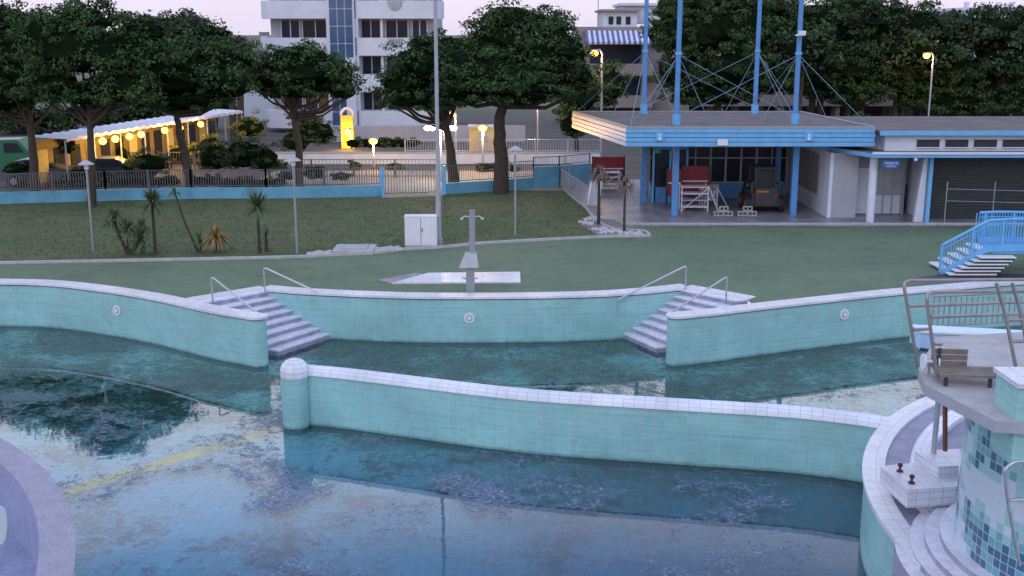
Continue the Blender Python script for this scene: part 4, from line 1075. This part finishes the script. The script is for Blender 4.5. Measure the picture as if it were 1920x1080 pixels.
def rail(name,lines,r=.026,m=M_rail):
    p=WY(*lines[0][0]); b=B(name,p)
    for ln in lines:
        pts=[WY(*q) for q in ln]; out=[pts[0]]
        for i in range(1,len(pts)-1):
            a_=(pts[i-1]-pts[i]); c_=(pts[i+1]-pts[i]); f=min(.12,a_.length*.4,c_.length*.4)
            p1=pts[i]+a_.normalized()*f; p2=pts[i]+c_.normalized()*f
            out+=[p1,p1.lerp(pts[i],.5).lerp(pts[i].lerp(p2,.5),.5),p2]
        out.append(pts[-1]); b.tube(out,r,m,8)
    b.done()
rail('tower_railing',[[(1722,692,16),(1693,526,16),(1930,524,16.8),(2060,524,16.8)],[(1700,574,16),(1925,566,16.8),(2060,566,16.8)],[(1712,618,16),(1740,617,16.1)]])
rail('tower_railing',[[(1757,712,15.2),(1736,548,15.2),(1930,545,15.8),(2080,545,15.8)],[(1745,594,15.2),(1930,588,15.7),(2080,586,15.7)],[(1751,645,15.2),(1765,645,15.3)]])
rail('tower_railing',[[(1907,700,14.8),(1885,590,14.8),(1868,530,14.8)],[(1935,700,14.8),(1915,590,14.8),(1898,530,14.8)],[(1885,600,14.8),(1940,598,14.8)],[(1893,640,14.8),(1940,640,14.8)]])
rail('tower_railing',[[(1912,1060,13.6),(1888,930,13.6),(1884,880,13.6),(1900,866,13.6),(1960,862,13.6)],[(1893,938,13.6),(1960,934,13.6)]],.022,M_steel)
p_=[WY(1752,556,24.3).to_2d(),WY(1935,552,24.8).to_2d()]
za=WY(1752,612,24.3).z
b=B('slide_platform_railing',(p_[0].x,p_[0].y,0))
for k in range(19):
    q=p_[0].lerp(p_[1],k/18); b.tube([(q.x,q.y,za),(q.x,q.y,ZY(556,q.y))],.014,M_rail,5)
b.tube([(p_[0].x,p_[0].y,ZY(556,24.3)),(p_[1].x,p_[1].y,ZY(556,24.3))],.025,M_rail,6); b.tube([(p_[0].x,p_[0].y,za),(p_[1].x,p_[1].y,za)],.02,M_rail,6)
for q in p_: b.tube([(q.x,q.y,-.1),(q.x,q.y,za)],.03,M_rail,6)
b.done()
a_=WY(1727,622,18.5); c_=WY(1950,634,18.0); lo=WY(1727,655,18.5)
b=B('slide_panel',a_)
M_pan=mat('slide_blue',(.42,.62,.88),.3,.08)
b.part('panel').add([a_,c_,(c_.x,c_.y,lo.z-.1),(a_.x,a_.y,lo.z),(a_.x,a_.y+.5,a_.z),(c_.x,c_.y+.5,c_.z),(c_.x,c_.y+.5,lo.z-.1),(a_.x,a_.y+.5,lo.z)],[(0,3,2,1),(4,5,6,7),(0,1,5,4),(3,7,6,2),(0,4,7,3),(1,2,6,5)],M_pan)
b.part('edge').tube([a_,c_],.04,M_white,6); b.tube([(a_.x,a_.y,lo.z),(c_.x,c_.y,lo.z-.1)],.03,M_dgrey,6)
b.part('legs'); 
for t_ in (.25,.9):
    q=a_.lerp(c_,t_); b.tube([(q.x,q.y+.25,-.9),(q.x,q.y+.25,lo.z)],.05,M_steel,8)
b.done()

# ---------------- left round basin ----------------
b=B('round_basin',(-18.6,11.9,0)); cx2,cy2=-18.6,11.9
b.part('coping'); annulus(b,cx2,cy2,11.98,12.52,-.02,.06,M_peb,M_peb,M_peb,160)
b.part('outer_wall'); annulus(b,cx2,cy2,12.2,12.47,-1.62,-.02,M_teal,M_teal,M_teal,160)
b.part('inner_wall'); annulus(b,cx2,cy2,12.02,12.19,-1.5,-.02,M_peb2,M_peb2,M_peb2,160)
b.part('floor').prism([(cx2+12.1*math.cos(2*math.pi*k/96),cy2+12.1*math.sin(2*math.pi*k/96)) for k in range(96)],-1.5,-1.32,M_peb2)
u,v=36,985
best=None
for k in range(2000):
    a=k/2000*math.pi/2; x=cx2+12.02*math.cos(a); y=cy2+12.02*math.sin(a)
    e=abs(PU(x,y,-.7)-u)
    if best is None or e<best[0]: best=(e,a,x,y)
_,a,x,y=best; n=Vector((-math.cos(a),-math.sin(a),0)); b.part('underwater_light').disc((x,y,ZY(v,y)),n,.25,.04,M_white,28); b.done()

# ---------------- world, sun, camera ----------------
w=bpy.data.worlds.new('World'); bpy.context.scene.world=w; w.use_nodes=True; nt=w.node_tree; nt.nodes.clear()
out=nt.nodes.new('ShaderNodeOutputWorld'); bg=nt.nodes.new('ShaderNodeBackground'); bg2=nt.nodes.new('ShaderNodeBackground'); ad=nt.nodes.new('ShaderNodeAddShader')
sky=nt.nodes.new('ShaderNodeTexSky'); sky.sky_type='NISHITA'; sky.sun_disc=False; sky.sun_elevation=math.radians(4); sky.sun_rotation=math.radians(200)
L(nt,sky.outputs[0],bg2.inputs[0]); bg2.inputs[1].default_value=.02
tc=nt.nodes.new('ShaderNodeTexCoord'); sp=nt.nodes.new('ShaderNodeSeparateXYZ'); L(nt,tc.outputs['Generated'],sp.inputs[0])
mp=nt.nodes.new('ShaderNodeMapping'); mp.inputs['Scale'].default_value=(1.5,1.5,6); L(nt,tc.outputs['Generated'],mp.inputs[0])
nz=noise(nt,1.6,5,.6,mp.outputs[0])
ms=math_(nt,'SUBTRACT',math_(nt,'MULTIPLY_ADD',nz,.12,sp.outputs[2]),.06)
col=ramp(nt,ms,[(0,(.57,.52,.65)),(.06,(.63,.59,.74)),(.15,(.82,.82,.98)),(.33,(1.15,1.18,1.38)),(.39,(.90,.96,1.20)),(.45,(.32,.40,.68)),(.6,(.46,.54,.79)),(1,(.52,.61,.88))])
L(nt,col,bg.inputs[0]); bg.inputs[1].default_value=1.42
L(nt,bg.outputs[0],ad.inputs[0]); L(nt,bg2.outputs[0],ad.inputs[1]); L(nt,ad.outputs[0],out.inputs[0])
s=bpy.data.lights.new('sun','SUN'); s.energy=.45; s.angle=math.radians(20); s.color=(1,.96,.95)
so=bpy.data.objects.new('sun',s); bpy.context.scene.collection.objects.link(so); so.rotation_euler=(math.radians(50),0,math.radians(-20))
cam=bpy.data.cameras.new('camera'); co=bpy.data.objects.new('camera',cam); bpy.context.scene.collection.objects.link(co)
cam.sensor_width=36; cam.lens=36*F/1920; cam.clip_end=5000; cam.clip_start=.1
co.location=(0,0,H); co.rotation_euler=(math.pi/2-PIT,0,0)
sc=bpy.context.scene; sc.camera=co
sc.view_settings.view_transform='Standard'; sc.view_settings.look='None'; sc.view_settings.exposure=0
